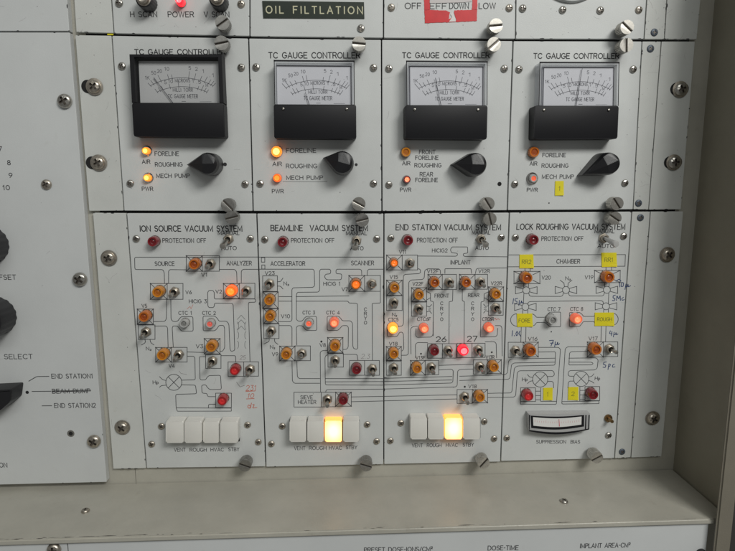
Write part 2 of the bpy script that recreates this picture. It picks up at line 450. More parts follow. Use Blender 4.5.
# toggle switch: hex nut, bushing, and a bat lever that leans up or down
bm = bmesh.new()
hexp = [Vector((.0043*math.cos(math.pi*k/3), 0, .0043*math.sin(math.pi*k/3))) for k in range(6)]
prism(bm, hexp, 0, -.0016, bevel=.0003)
lathe(bm, [(.0031, .0015), (.0031, .0044), (.0026, .0048), (.0020, .0044), (.0016, .0030), (0, .0030)], 20, [0, 0, 0, 1, 1])
NUT = mesh(bm, ['worn_steel', 'cavity_shade'], True)
def lever_mesh(m, tilt, L, r0=.0010, r1=.0017, side=0):
    bm = bmesh.new()
    lathe(bm, [(r0, .0028), (r0*1.05, .006), (r1, L-.0022), (r1*1.05, L-.0012), (r1*.8, L-.0002), (0, L)], 16)
    t, sd = math.tan(rad(tilt)), math.tan(rad(side))
    for v in bm.verts:
        d = -v.co.y; v.co.z += t*(d-.003); v.co.x += sd*(d-.003)
    return mesh(bm, m, True)
LEV = {'up': lever_mesh('steel', 10, .0135), 'down': lever_mesh('steel', -7, .0140), 'mid': lever_mesh('steel', 2, .0145),
       'big': lever_mesh('steel', -12, .0185, .0013, .0024), 'big_clear': lever_mesh('clear_lens', -14, .0175, .0016, .0027, 12), 'big_left': lever_mesh('steel', -16, .0185, .0013, .0023, -6)}
def toggle(root, px, py, lev='down'):
    loc = P(px, py, .002); loc.y = 0
    b = link('toggle_switch', NUT, root, loc, roty=random.uniform(-.5, .5))
    l = link('lever', LEV[lev], None); l.parent = b; l.rotation_euler = (0, -b.rotation_euler.y, 0)
    return b

def screw(root, px, py, me=SCREW, y=0.0, name='screw'):
    loc = P(px, py, .001-y); loc.y = y
    return link(name, me, root, loc, roty=random.uniform(0, 1.5))
def thumb(root, px, py, rot=None, me=THUMB):
    loc = P(px, py, .0130); loc.y = 0
    return link('thumb_screw', me, root, loc, roty=random.uniform(0, 3) if rot is None else rot)

# ------------------------------------------------------------------ plates
def plate(name, quad, parent, m, y=0.0, th=.003, bev=.00035, inset=.00028):
    pts = [P(x, yy, -y) for x, yy in quad]
    c = sum(pts, Vector())/4
    q = []
    for p in pts:
        q.append(Vector((p.x+(inset if p.x < c.x else -inset), 0, p.z+(inset if p.z < c.z else -inset))))
    bm = bmesh.new(); prism(bm, round_poly(q, .0006, 3), y+th, y, bevel=bev)
    return world_obj(name, bm, m, parent)

class Panel:
    """a plate on the rack with its printed lettering and diagram lines"""
    def __init__(s, name, label, cat, quad, m='paint', group=None, y=0.0, th=.003, part='face_plate'):
        cx = sum(q[0] for q in quad)/4; cy = sum(q[1] for q in quad)/4
        loc = P(cx, cy, -y); loc.y = y+th
        s.root = thing(name, label, cat, loc, group); s.y = y
        s.quad = quad; s.face = plate(part, quad, s.root, m, y, th)
        s.tx = bmesh.new(); s.dg = bmesh.new(); s.ntx = s.ndg = 0; s.titles = []
    def t(s, *a, **k):
        k.setdefault('hgt', -s.y+.00006); text(s.tx, *a, **k); s.ntx += 1
    def l(s, pts, r=1.6, w=.00052, mi=0, closed=False):
        HT[0] = (HT[0]+.0000013) % .00002
        if r and not closed: pts = soften(pts, r)
        ribbon(s.dg, [P(x, y, -s.y+.00004+HT[0]) for x, y in pts], w, mi, closed); s.ndg += 1
    def rect(s, x0, y0, x1, y1): s.l([(x0, y0), (x1, y0), (x1, y1), (x0, y1)], 0, closed=True)
    def lbox(s, x0, y0, x1, y1, cx=None, cy=None):
        """valve box: square with a diagonal from each corner to the lamp in it"""
        s.rect(x0, y0, x1, y1); cx = (x0+x1)/2 if cx is None else cx; cy = (y0+y1)/2 if cy is None else cy
        for x, y in ((x0, y0), (x1, y0), (x1, y1), (x0, y1)): s.l([(x, y), (x+(cx-x)*.55, y+(cy-y)*.55)], 0)
        for x, y in ((x0, y0), (x1, y0), (x1, y1), (x0, y1)): s.dot(x, y, .0005)
    def dot(s, x, y, r=.0009, mi=0):
        p = P(x, y, -s.y+.00008)
        vs = [s.dg.verts.new((p.x+r*math.cos(a*math.pi/5), p.y, p.z+r*math.sin(a*math.pi/5))) for a in range(10)]
        s.dg.faces.new(vs).material_index = mi; s.ndg += 1
    def circ(s, x, y, r, n=28, a0=0, a1=360):
        pts = [(x+r*math.cos(rad(a0+(a1-a0)*i/n)), y+r*math.sin(rad(a0+(a1-a0)*i/n))) for i in range(n+1)]
        s.l(pts[:-1] if a1-a0 == 360 else pts, 0, closed=(a1-a0 == 360))
    def pump(s, x, y, r):
        s.circ(x, y, r); d = r*.7
        s.l([(x-d, y-d), (x+d, y+d)], 0); s.l([(x-d, y+d), (x+d, y-d)], 0)
    def done(s):
        # small nicks along the plate's edges and a few specks of dirt
        rs = random.Random(int(abs(s.quad[0][0]*31+s.quad[0][1]*7)))
        for k in range(rs.randint(5, 9)):
            e = rs.choice([0, 1, 2, 2, 3]); a, b = s.quad[e], s.quad[(e+1) % 4]; t = rs.random(); L = rs.uniform(.0006, .0035); w = rs.uniform(.0002, .0006)
            q = P(a[0]+(b[0]-a[0])*t, a[1]+(b[1]-a[1])*t, -s.y); c = s.root.location
            q.x += .0004*(1 if q.x < c.x else -1)*(e in (1, 3)); q.z += .0004*(1 if q.z < c.z else -1)*(e in (0, 2)); q.y = s.y-.00003
            d = (P(*b)-P(*a)); d.y = 0; d.normalize(); n = Vector((-d.z, 0, d.x))
            vs = [s.dg.verts.new(q+d*(L*u)+n*(w*v*rs.uniform(.5, 1.1))) for u, v in ((-.5, 0), (-.2, -1), (.25, -.8), (.5, .1), (.2, .9), (-.25, 1))]
            s.dg.faces.new(vs).material_index = 1
        for k in range(rs.randint(4, 8)):
            u, v = rs.uniform(.05, .95), rs.uniform(.05, .95); q = Vector(s.quad[0]).lerp(Vector(s.quad[1]), u).lerp(Vector(s.quad[3]).lerp(Vector(s.quad[2]), u), v)
            s.dot(q.x, q.y, rs.uniform(.00012, .00034), rs.choice([0, 4, 4]))
        for k in range(rs.randint(3, 6)):      # hairline scratches
            u, v = rs.uniform(.05, .9), rs.uniform(.05, .95); q = Vector(s.quad[0]).lerp(Vector(s.quad[1]), u).lerp(Vector(s.quad[3]).lerp(Vector(s.quad[2]), u), v)
            a = rs.uniform(0, 6.28); L = rs.uniform(3, 11); s.l([(q.x, q.y), (q.x+L*.5*math.cos(a), q.y+L*.5*math.sin(a)), (q.x+L*math.cos(a+.15), q.y+L*math.sin(a+.15))], 0, w=rs.uniform(.00005, .00011), mi=4)
        # printed words and lines are surface pattern: they join the plate's own mesh
        me = s.face.data; org = wloc(s.face); bm = bmesh.new(); bm.from_mesh(me)
        for src, mats in ((s.tx, ['ink', 'small_ink', 'blue_ink', 'red_ink', 'pencil']), (s.dg, ['line_ink', 'ink', 'blue_ink', 'red_ink', 'pencil'])):
            if not len(src.faces): src.free(); continue
            base = len(me.materials)
            for m in mats: me.materials.append(M[m])
            mp = {v: bm.verts.new(v.co-org) for v in src.verts}
            for f in src.faces:
                nf = bm.faces.new([mp[v] for v in f.verts]); nf.material_index = base+f.material_index
            src.free()
        bm.to_mesh(me); bm.free()
    def title(s, *a, **k):
        bm = bmesh.new(); text(bm, *a, hgt=-s.y+.00006, **k); world_obj('title_lettering', bm, 'ink', s.root)

# ------------------------------------------------------------------ the console cabinet behind everything
ZS = -.2536      # shelf height
cab = thing('console_cabinet', 'beige console cabinet with a scuffed shelf under the panels and a wall at right', 'cabinet', (0, .02, -.26))
def box(bm, x0, x1, y0, y1, z0, z1, mi=0, bev=0):
    vs = [bm.verts.new((x, y, z)) for x in (x0, x1) for y in (y0, y1) for z in (z0, z1)]
    fs = [(0, 1, 3, 2), (4, 6, 7, 5), (0, 4, 5, 1), (2, 3, 7, 6), (0, 2, 6, 4), (1, 5, 7, 3)]
    F = [bm.faces.new([vs[i] for i in f]) for f in fs]
    for f in F: f.material_index = mi
    if bev:
        es = list({e for f in F for e in f.edges}); bmesh.ops.bevel(bm, geom=es, offset=bev, segments=3, affect='EDGES')
bm = bmesh.new()
xl = P(135.3, 475, -.003).x
box(bm, -.62, xl-.0002, .0034, .012, ZS-.004, .40); box(bm, xl+.0002, .296, .0034, .012, ZS-.004, .40)
world_obj('back_frame', bm, 'beige', cab)
bm = bmesh.new()     # black sheet behind the module seams; the gap's shade is painted on
pa, pb = P(112, 30, -.003), P(660, 462, -.003)
box(bm, P(100, 300).x+.004, P(672, 300).x-.002, .0031, .0033, P(380, 462).z+.001, .36)
world_obj('rack_shade_sheet', bm, 'cavity_shade', cab)
bm = bmesh.new(); box(bm, -.62, .2957, -.0735, .0032, ZS-.0045, ZS, bev=.0011)
shelf_bm = bm
bm = bmesh.new(); box(bm, .2960, .3050, -.0755, .012, -.60, .40)
world_obj('side_wall', bm, 'cheek', cab)
bm = bmesh.new(); box(bm, .2812, .2938, -.0790, -.0757, -.60, .40, bev=.0012)
world_obj('front_flange', bm, 'flange', cab, smooth=True)
bm = bmesh.new(); box(bm, .2940, .70, -.0770, -.0756, -.60, .40)
world_obj('added_dark_sheet', bm, 'beyond_dark', cab)  # added sheet, painted dark for the darkness beyond the flange
# dents and chips along the front lip of the shelf
bm = shelf_bm
for k in range(34):
    x = random.choice([random.uniform(-.26, -.10), random.uniform(-.26, .27)]); L = random.choice([random.uniform(.001, .004), random.uniform(.003, .014)])
    z = ZS+.00003; y = -.0718+random.uniform(-.0006, .0008); w = random.uniform(.00015, .00045)
    n = 6; top = []; bot = []
    for i in range(n+1):
        t = i/n; ww = w*math.sin(math.pi*min(max(t, .08), .92))*random.uniform(.6, 1.2)
        top.append(bm.verts.new((x+L*t, y+ww, z))); bot.append(bm.verts.new((x+L*t, y-ww, z)))
    for i in range(n): bm.faces.new((top[i], top[i+1], bot[i+1], bot[i])).material_index = 1
world_obj('shelf', bm, ['beige', 'chip'], cab, smooth=True)
# two screws and a washer standing on the shelf top
def shelf_pt(px, py):
    d = FW + RT*((px-367.5)/FPX) - UP*((py-275.5)/FPX); t = (ZS-CAM.z)/d.z
    return CAM + d*t
for px, py in ((85.5, 511.5), (564, 502)):
    q = shelf_pt(px, py); o = link('shelf_screw', BOLT_SHINY if px > 300 else BOLT, cab, q); o.rotation_euler = (-math.pi/2, 0, random.uniform(0, 2)); o.scale = (.62, .62, .62)
bm = bmesh.new(); q0, q1 = P(107.5, 33.0, -.0015), P(113.5, 35.2, -.0015)
box(bm, q0.x, q1.x, .0009, .0015, q1.z, q0.z); world_obj('tape_scrap', bm, 'yellow_paper', cab)

# ------------------------------------------------------------------ rack ears and strips
def bolt(root, px, py, me=BOLT, slot=0, y=0.0):
    if slot:
        loc = P(px+slot, py, -y); loc.y = y-.0001; link('slot_hole', SLOT, root, loc)
    loc = P(px, py, .002-y); loc.y = y-.0004
    b = link('bolt', me, root, loc, roty=random.uniform(0, 1.5)); link('washer', WASHER, b, loc)
def ear(label, quad, bolts, me=BOLT, slot=0):
    p = Panel('rack_ear', label, 'rack ear', quad, 'paint_ear')
    for x, y in bolts: bolt(p.root, x, y, me, slot)
    p.done()
ear('blank white rack ear at top left with no bolt in view', [(73.0, -12), (110.2, -12), (113.7, 33.3), (76, 32.3)], [])
ear('white left rack ear with two worn bolts beside the first gauge controller', [(74.9, 34.6), (111.5, 35.2), (123.7, 210.9), (88.9, 211.2)], [(93.7, 86.4), (98, 162.7)], BOLT, -2.2)
ear('long white left rack ear with two bolts beside the ion source panel, its foot scuffed', [(92.5, 212.4), (126.2, 212.8), (146.2, 468.6), (113, 469.3)], [(108.3, 258.2), (121.8, 428.1)])
ear('shaded blank rack ear at top right next to the dark cabinet wall', [(667.8, -12), (702, -12), (697, 39.6), (664.5, 39.4)], [])
ear('shaded right rack ear with two bolts in dark slots beside the fourth gauge controller', [(661.5, 41), (695.4, 41), (681.2, 209.6), (648.7, 210)], [(681.2, 89), (674.7, 162.3)], BOLT_SHINY, -1.8)
ear('long shaded right rack ear with two bolts beside the lock roughing panel', [(650.6, 211.3), (683.7, 211), (661.7, 456.8), (631, 458)], [(668.2, 254.8), (653.5, 418.8)], BOLT)
def strip(label, quad, plugs):
    p = Panel('blank_strip', label, 'blank strip', quad, 'paint_ear')
    for x, y in plugs: screw(p.root, x, y, PLUG, name='plug_screw')
    p.done()
strip('short narrow blank strip at the top row with one blue grey plug screw', [(647.8, -12), (667.6, -12), (664.4, 39.4), (644.2, 39.3)], [(654.9, 32)])
strip('narrow blank strip right of the fourth gauge controller with a plug screw at each end', [(642.2, 41), (661.3, 41), (648.6, 209.9), (633.2, 209.6)], [(651.1, 48.3), (639.1, 203.2)])
strip('tall narrow blank strip right of the lock roughing panel, plug screw at each end', [(632, 211.4), (650.4, 211.3), (630.8, 458), (614.7, 458.6)], [(641, 217.7), (622.5, 452.3)])

# ------------------------------------------------------------------ top row of modules (cut by the picture's edge)
def round_knob(root, px, py, rp, h, name='knob', m='black_plastic', top='black_satin', flutes=0):
    r = rp*S(px, py)[0]*((.456-h)/.456); loc = P(px, py, .004 if 'y' in root else h); y = root.get('y', 0.0)
    loc.y = y; bm = bmesh.new(); n = 72
    rings = []
    for rr, hh in ((r*1.0, 0), (r, h*.80), (r*.93, h*.97), (r*.80, h)):
        ring = []
        for k in range(n):
            a = 2*math.pi*k/n; f = 1-(.03*(1 if (k % 4) < 2 else 0) if flutes and hh < h*.9 else 0)
            ring.append(bm.verts.new((rr*f*math.cos(a), -hh, rr*f*math.sin(a))))
        rings.append(ring)
    for A, B in zip(rings, rings[1:]):
        for k in range(n): bm.faces.new((A[k], A[(k+1) % n], B[(k+1) % n], B[k]))
    bm.faces.new(rings[-1]).material_index = 1
    return link(name, mesh(bm, [m, top], True), root, loc)

p = Panel('scan_module', 'white scan module with two knobs and a lit red power lamp', 'control module', [(110.8, -12), (249.5, -12), (249.6, 36.2), (114, 33.5)])
p.t('H SCAN', 130.6, 157, 16.8, 5.2, w=.0006); p.t('POWER', 168.2, 193.8, 16.9, 5.2, w=.0006); p.t('V SCAN', 204.3, 229.2, 16.9, 5.2, w=.0006)
for x, y in ((143.5, -1.5), (217, -2.0)):
    k = round_knob(p.root, x, y, 8.8, .012, m='black_plastic', top='worn_steel', flutes=1)
    bm = bmesh.new(); lathe(bm, [(.0042, .0121), (.0040, .0150), (.0030, .0156), (0, .0150)], 24); o = link('shaft', mesh(bm, 'worn_steel', True)); o.parent = k
lamp(p.root, 179.4, .2, 'red_lit', 4.6)
screw(p.root, 118.8, 2.7); screw(p.root, 241, 3.7, SCREW_DARK); thumb(p.root, 222.4, 22.6, -.6, THUMB_DULL); p.done()

p = Panel('filtration_module', 'white module carrying a dark embossed tape label, between the scan module and the red tape', 'control module', [(250.0, -12), (383.3, -12), (383.2, 38.0), (250.0, 36.4)])
screw(p.root, 361, 28); p.done()
p = Panel('flow_module', 'white module with OFF and LOW lettering and torn red tape across it', 'control module', [(383.9, -12), (515.9, -12), (515.3, 39.0), (383.7, 38.0)])
p.t('OFF', 405, 421, 8.6, 5.7, w=.00065); p.t('EFF', 430, 446.5, 8.8, 5.7, w=.00065); p.t('DOWN', 449.5, 468.5, 8.6, 5.9, w=.00065); p.t('LOW', 478.9, 495.4, 8.6, 5.7, w=.00065)
screw(p.root, 391.4, 7.2, SCREW_DARK); screw(p.root, 509.5, 7.6, SCREW_DARK); thumb(p.root, 496, 25.6, -.1); p.done()
p = Panel('dial_module', 'white module at top right with the lower rim of a round dial and four screws', 'control module', [(516.3, -12), (647.4, -12), (643.9, 39.2), (515.6, 39.0)])
for x, y in ((523, 8), (563, 9.5), (600.6, 10)): screw(p.root, x, y)
screw(p.root, 639.3, 9.5, SCREW_DARK); thumb(p.root, 627, 27, .7)
loc = P(574, -38, .003); loc.y = 0
bm = bmesh.new(); r = (P(574, 1.5)-P(574, -38)).length; lathe(bm, [(r, 0), (r*1.0, .0015), (r*.97, .0028), (r*.90, .0030), (r*.88, .0022), (r*.86, .0006), (0, .0006)], 64)
link('dial_rim', mesh(bm, 'paint', True), p.root, loc); p.done()

# the tapes stuck on that row
def flat(name, px, label, cat, m, h0=.00015, th=.00018, parent=None, group=None, holes=None):
    bm = bmesh.new(); prism(bm, [P(x, y, h0) for x, y in px], -h0+.0001, -h0-th)
    o = world_obj(name, bm, m, parent)
    if label: o['label'] = label
    if cat: o['category'] = cat
    if group: o['group'] = group
    return o
lt = flat('embossed_label', [(262.3, .9), (364.0, 2.2), (364.4, 18.6), (263.4, 18.0)], 'dark green embossed tape label reading OIL FILTLATION', 'label', 'label_tape', .0002, .0005)
bm = bmesh.new(); text(bm, 'OIL FILTLATION', 266.2, 362.4, 12.9, 6.9, w=.00080, hgt=.00075, gap=.55, base1=13.6)
world_obj('lettering', bm, 'cream', lt)
tape = thing('red_tape', 'torn red tape piece with a frosted window stuck over the OFF and LOW lettering', 'tape', P(451, 8, 0))
def tp(name, px, m, h):
    rs = random.Random(len(px)); q = []
    for i, a in enumerate(px):      # torn, ragged outline
        b = px[(i+1) % len(px)]; n = max(1, int(math.hypot(b[0]-a[0], b[1]-a[1])/1.6))
        for k in range(n): t = k/n; j = .28 if k else .1; q.append((a[0]+(b[0]-a[0])*t+rs.uniform(-j, j), a[1]+(b[1]-a[1])*t+rs.uniform(-j, j)))
    px = q; flat(name, px, None, None, m, h, .00012, tape)
tp('tape_strip', [(424.4, 9.9), (446, 10.2), (450, 12.3), (448.5, 19.0), (452, 17.6), (456.5, 20.5), (454, 12), (454.5, 10.2), (471.5, 9.6), (477.2, 9.6), (476.9, 20.8), (450.5, 22.2), (425, 23)], 'red_tape', .0002)
tp('tape_strip', [(423.6, -4), (429.6, -4), (430, 9.7), (424.4, 9.8)], 'red_tape', .0002)
tp('tape_strip', [(472.4, -4), (477.6, -4), (477.2, 9.5), (471.9, 9.5)], 'red_tape', .0002)
flat('frosted_window', [(429.8, -4), (472.3, -4), (471.8, 1.5), (462, 2.3), (430, 3.1)], None, None, 'frost_tape', .0002, .0001, tape)
flat('torn_patch', [(449, 21.6), (452.1, 17.2), (450.6, 14.2), (452.2, 11.8), (454.0, 14.8), (455.6, 18.4), (455.8, 21.4)], None, None, 'white_paper', .00034, .0001, tape)

# ------------------------------------------------------------------ gauge controllers
def pointer_knob(root, tip, body, rp, h=.0190):
    """teardrop pointer knob: round body, one long tip, a ridge along the top"""
    A, T = P(*body, h*.66), P(*tip, h*.40); A.y = T.y = 0
    d = T-A; L = d.length; d.normalize(); e = Vector((-d.z, 0, d.x)); r = rp*S(*body)[0]*(.445/.456)
    ca = math.acos(min(.98, r/L)); pts = []
    n = 22
    for k in range(n+1):
        a = ca + (2*math.pi-2*ca)*k/n; pts.append(d*(r*math.cos(a))+e*(r*math.sin(a)))
    pts.append(d*L)
    bm = bmesh.new()
    lo = [bm.verts.new((q.x, 0, q.z)) for q in pts]
    mid = [bm.verts.new((q.x*.97, -h*.72 if i < len(pts)-1 else -h*.45, q.z*.97)) for i, q in enumerate(pts)]
    up = [bm.verts.new((q.x*.84, -h*.93 if i < len(pts)-1 else -h*.62, q.z*.84)) for i, q in enumerate(pts)]
    N = len(pts)
    for i in range(N):
        j = (i+1) % N
        bm.faces.new((lo[i], lo[j], mid[j], mid[i])); bm.faces.new((mid[i], mid[j], up[j], up[i]))
    back = bm.verts.new(-d*r*.62 + Vector((0, -h*1.04, 0))); ctr = bm.verts.new(d*r*.35 + Vector((0, -h*1.02, 0)))
    for i in range(N):
        j = (i+1) % N; q = (pts[i]+pts[j])/2; v = back if q.dot(d) < 0 else ctr
        bm.faces.new((up[i], up[j], v))
    for i in range(N):
        j = (i+1) % N
        q0 = (pts[i-1]+pts[i]).dot(d) < 0; q1 = (pts[i]+pts[j]).dot(d) < 0
        if q0 != q1: bm.faces.new((up[i], back, ctr))
    return link('pointer_knob', mesh(bm, 'black_plastic', False), root, A)

def lerp(q, u, v):
    a = Vector(q[0]).lerp(Vector(q[1]), u); b = Vector(q[3]).lerp(Vector(q[2]), u); return a.lerp(b, v)
def meter(root, window, block, needle, frame, full_bezel=False, gl_in=.03):
    """panel meter; window and block are photo quads (tl,tr,br,bl) of the front faces"""
    hb, hd, hw = .0125, .0065, .0115
    case = thing_part('meter', root, P(*lerp(block, .5, .5), 0))
    # black lower cover
    bq = [P(x, y, hb) for x, y in block]
    bm = bmesh.new(); prism(bm, round_poly(bq, .0016, 4), 0, -hb, bevel=.0006); world_obj('lower_cover', bm, 'black_satin', case, True)
    wq = [P(x, y, hw) for x, y in window]
    if full_bezel:
        bm = bmesh.new(); prism(bm, wq, 0, -hd+.0008); world_obj('back_tray', bm, 'black_satin', case); ins = (.02, .05, .98)
    else:
        hd = .0080; ins = (gl_in, .085, .965)
    def D(u, v, h=None):
        q = wq[0].lerp(wq[1], u).lerp(wq[3].lerp(wq[2], u), v); return Vector((q.x, -(hd if h is None else h), q.z))
    dq = [D(ins[0], ins[1]), D(ins[2], ins[1]), D(ins[2], 1.03), D(ins[0], 1.03)]
    if not full_bezel:      # black movement case that carries the dial
        bm = bmesh.new(); e = .0005
        prism(bm, [dq[0]+Vector((-e, 0, e)), dq[1]+Vector((e, 0, e)), dq[2]+Vector((e, 0, 0)), dq[3]+Vector((-e, 0, 0))], 0, -hd+.0007); world_obj('movement_case', bm, 'dial', case)
    bm = bmesh.new(); prism(bm, dq, -hd+.0007, -hd); dial = world_obj('dial', bm, 'dial_warm' if full_bezel else 'dial', case)
    t = .0013; bm = bmesh.new()
    def wall(a, b, ia, ib):
        vs = [bm.verts.new((p.x, y, p.z)) for y in (-.0003, -(hw if not full_bezel else hb)) for p in (a, b, ib, ia)]
        for f in ((0, 1, 2, 3), (4, 5, 6, 7), (0, 1, 5, 4), (1, 2, 6, 5), (2, 3, 7, 6), (3, 0, 4, 7)): bm.faces.new([vs[i] for i in f])
    if full_bezel:
        oq = [P(x, y, hb) for x, y in frame]
        wall(oq[0], oq[1], wq[0], wq[1]); wall(oq[1], oq[2], wq[1], wq[2]); wall(oq[3], oq[0], wq[3], wq[0])
        world_obj('bezel', bm, 'black_satin', case)
    else:
        ix = Vector((t, 0, 0)); iz = Vector((0, 0, t)); a, b, c, d_ = wq
        wall(a, b, a-iz, b-iz); wall(a-iz, d_, a-iz+ix, d_+ix); wall(b-iz-ix, c-ix, b-iz, c)
        world_obj('cover_wall', bm, 'acrylic_edge', case)
        bm = bmesh.new()
        for (s_, e_, w_) in ((a, b, .0012), (a, d_, .0006), (b, c, .0006)):
            ribbon(bm, [Vector((s_.x, -hw-.00008, s_.z)), Vector((e_.x, -hw-.00008, e_.z))], w_)
        world_obj('cover_rim', bm, 'black_satin', case)
    bm = bmesh.new(); hh = hw-.0004
    bm.faces.new([bm.verts.new((p.x, -hh, p.z)) for p in wq])
    world_obj('cover_glass', bm, 'acrylic', case)
    # printed scales
    bm = bmesh.new()
    if not full_bezel: ribbon(bm, [D(ins[0]+.004, 1.0, hd+.0001), D(ins[0]+.004, ins[1]+.01, hd+.0001), D(ins[2]-.004, ins[1]+.01, hd+.0001), D(ins[2]-.004, 1.0, hd+.0001)], .0006)
    asp = (wq[1]-wq[0]).length/(wq[3]-wq[0]).length; mid = (ins[0]+ins[2])/2+.03
    def pol(R, top, ang, out=0.0):
        k = rad(ang); k2 = rad(ang*1.5)
        return D(mid+(R*math.sin(k)+out*math.sin(k2))/asp, top+R-R*math.cos(k)-out*math.cos(k2), hd+.00005)
    for R, tp_, a0, a1 in ((1.55, .42, -28, 28), (1.42, .62, -24, 24)):
        ribbon(bm, [pol(R, tp_, a0+(a1-a0)*k/24) for k in range(25)], .00032)
    for R, tp_, tl, angs in ((1.55, .42, .14, (-28, -25, -22, -18, -11, -8, 6, 11, 16, 20, 23.5, 26, 28)), (1.42, .62, .12, (-24, -21, -18, -11, -3, 7, 15, 18.5, 21.5, 24))):
        for a in angs: ribbon(bm, [pol(R, tp_, a, -.03), pol(R, tp_, a, tl*random.uniform(.5, 1.1))], .00032)
    def dt(s, u, v, h, wid, w=.00022):
        A = D(u, v, hd+.00007); k = h*(wq[3]-wq[0]).length; tot = sum(G[c][0]+.3 for c in s)-.3; sx = wid*(wq[1]-wq[0]).length/tot
        x = 0
        for c in s:
            for ln in G[c][1]: ribbon(bm, [A+Vector(((x+p[0])*sx, 0, p[1]*k)) for p in ln], w)
            x += G[c][0]+.3
    dt('TC GAUGE METER', .36, .88, .085, .36, .00032); dt('MICRONS', .45, .52, .075, .18, .00030); dt('MILLI TORR', .42, .73, .075, .24, .00030)
    for s, u, v in (('1K', .09, .46), ('50', .17, .35), ('20', .24, .31), ('10', .33, .26), ('5', .62, .24), ('2', .70, .26), ('1', .78, .31), ('.1', .87, .40), ('5', .32, .56), ('10', .37, .54), ('1', .65, .53), ('.5', .71, .55), ('M', .82, .62)):
        dt(s, u, v, .075, .026*len(s), .00028)
    ribbon(bm, [D(.52, .955, hd+.00005), D(.57, .955, hd+.00005)], .0003); ribbon(bm, [D(.74, .965, hd+.00005), D(.88, .962, hd+.00005)], .0002)
    world_obj('dial_markings', bm, 'dial_ink', dial)
    bm = bmesh.new()
    a, b = D(needle[0], needle[1], hd+.0012), D(needle[2], 1.0, hd+.0012)
    prism_line(bm, a, b, .00048); world_obj('needle', bm, 'dial_ink', case)
    return case
def thing_part(name, root, loc):
    """a part that carries sub-parts: a thin black mounting flange mesh"""
    bm = bmesh.new(); s = .012
    vs = [bm.verts.new((x, -.0002, z)) for x, z in ((-s, -s*.6), (s, -s*.6), (s, s*.6), (-s, s*.6))]; bm.faces.new(vs)
    return link(name, mesh(bm, 'black_satin'), root, loc)
def prism_line(bm, a, b, w):
    d = (b-a).normalized(); n = Vector((-d.z, 0, d.x))*w/2
    pts = [a+n*.6, a-n*.6, b-n, b+n]; y = a.y
    prism(bm, pts, y, y-.0002)

gq = [
 [(111.9, 35.3), (248.2, 38), (252.8, 211.2), (124, 210.9)],
 [(248.8, 38), (381.2, 39.4), (381.7, 211.3), (253.3, 211.2)],
 [(381.8, 39.4), (512.9, 40.6), (507.1, 210.5), (382.2, 211.3)],
 [(513.4, 40.7), (642.0, 41), (633.0, 209.6), (507.6, 210.4)]]
glab = ['first gauge controller from the left, meter in a full black bezel, both lamps yellow',
 'second gauge controller from the left, foreline and mech pump lamps glowing orange and red',
 'third gauge controller from the left, lettered front foreline and rear foreline',
 'rightmost gauge controller, its knob turned down left and a yellow sticker beside it']
gt = [dict(title=(134.9, 225.2, 54.3, 4.9), txt=[('FORELINE', 155, 178.8, 155.6, 3.9), ('AIR', 142.2, 150.2, 163.5, 3.7), ('ROUGHING', 155.3, 182.4, 166.4, 3.9), ('MECH PUMP', 156.6, 189.5, 177.7, 3.9), ('PWR', 142.2, 153, 190.6, 3.7)],
   lamps=[(145.4, 150.7, 'yellow_lit', 3.7), (146.8, 177.7, 'yellow_lit', 3.7)], knob=((186.4, 164.8), (208.5, 164.0), 11.6),
   screws=[(121.6, 65.9), (241.1, 67.2), (130, 183.4), (245, 184)], thumbs=[(221.4, 42.9, -.2), (227.7, 205, .8)], dull=1),
 dict(title=(268.8, 359.8, 58.0, 5.6), txt=[('FORELINE', 286.3, 316, 152.5, 3.9), ('AIR', 272.7, 281.7, 165.8, 3.8), ('ROUGHING', 286.3, 316.9, 167.9, 3.9), ('MECH PUMP', 286.6, 322.8, 179.6, 3.9), ('PWR', 272.2, 283.5, 193, 3.7)],
   lamps=[(276.3, 151.4, 'bright', 5.6), (277, 177.9, 'orange_lit', 4.4)], knob=((322.8, 157.6), (342.2, 162.9), 11.9),
   screws=[(256, 66.9), (373.6, 67.5), (260, 183.6), (373.6, 183.4)], thumbs=[(359, 43.6, .1), (358.8, 203.8, .5)]),
 dict(title=(402.5, 489.2, 57.8, 5.2), txt=[('FRONT', 419.3, 435.2, 153.9, 3.9), ('FORELINE', 415.5, 438.2, 159.6, 3.9), ('AIR', 402.4, 410.1, 165, 3.7), ('ROUGHING', 414.7, 441.2, 167.2, 3.9), ('REAR', 420, 432.8, 176.2, 3.9), ('FORELINE', 415.5, 437.6, 181.9, 3.9), ('PWR', 400.2, 411, 191.6, 3.7)],
   lamps=[(406, 152, 'amber', 5.1), (407, 179.4, 'red_glow', 4.0)], knob=((452, 164.3), (474.8, 164.6), 11.7),
   screws=[(389, 68.3), (504.5, 68.4), (389, 184.7)], thumbs=[(494, 44.2, -.7), (488, 203.8, 1.0)], hole=(499.5, 183.9)),
 dict(title=(533.6, 618.8, 58.4, 5.1), txt=[('FORELINE', 542.6, 565.4, 156.9, 3.8), ('AIR', 529.8, 537, 165.3, 3.6), ('ROUGHING', 541.8, 568.1, 167.5, 3.8), ('MECH PUMP', 542.1, 573.5, 178.6, 3.8), ('PWR', 527, 537.5, 191.6, 3.6)],
   lamps=[(534.2, 152, 'orange', 5.6), (533.5, 178.4, 'clear_pink', 4.2)], knob=((580.6, 175.5), (607.3, 163.8), 11.2),
   screws=[(519.3, 69), (633.6, 69), (515, 184), (625.3, 183)], thumbs=[(626.5, 44.9, 1.5), (617, 203.6, .95)])]
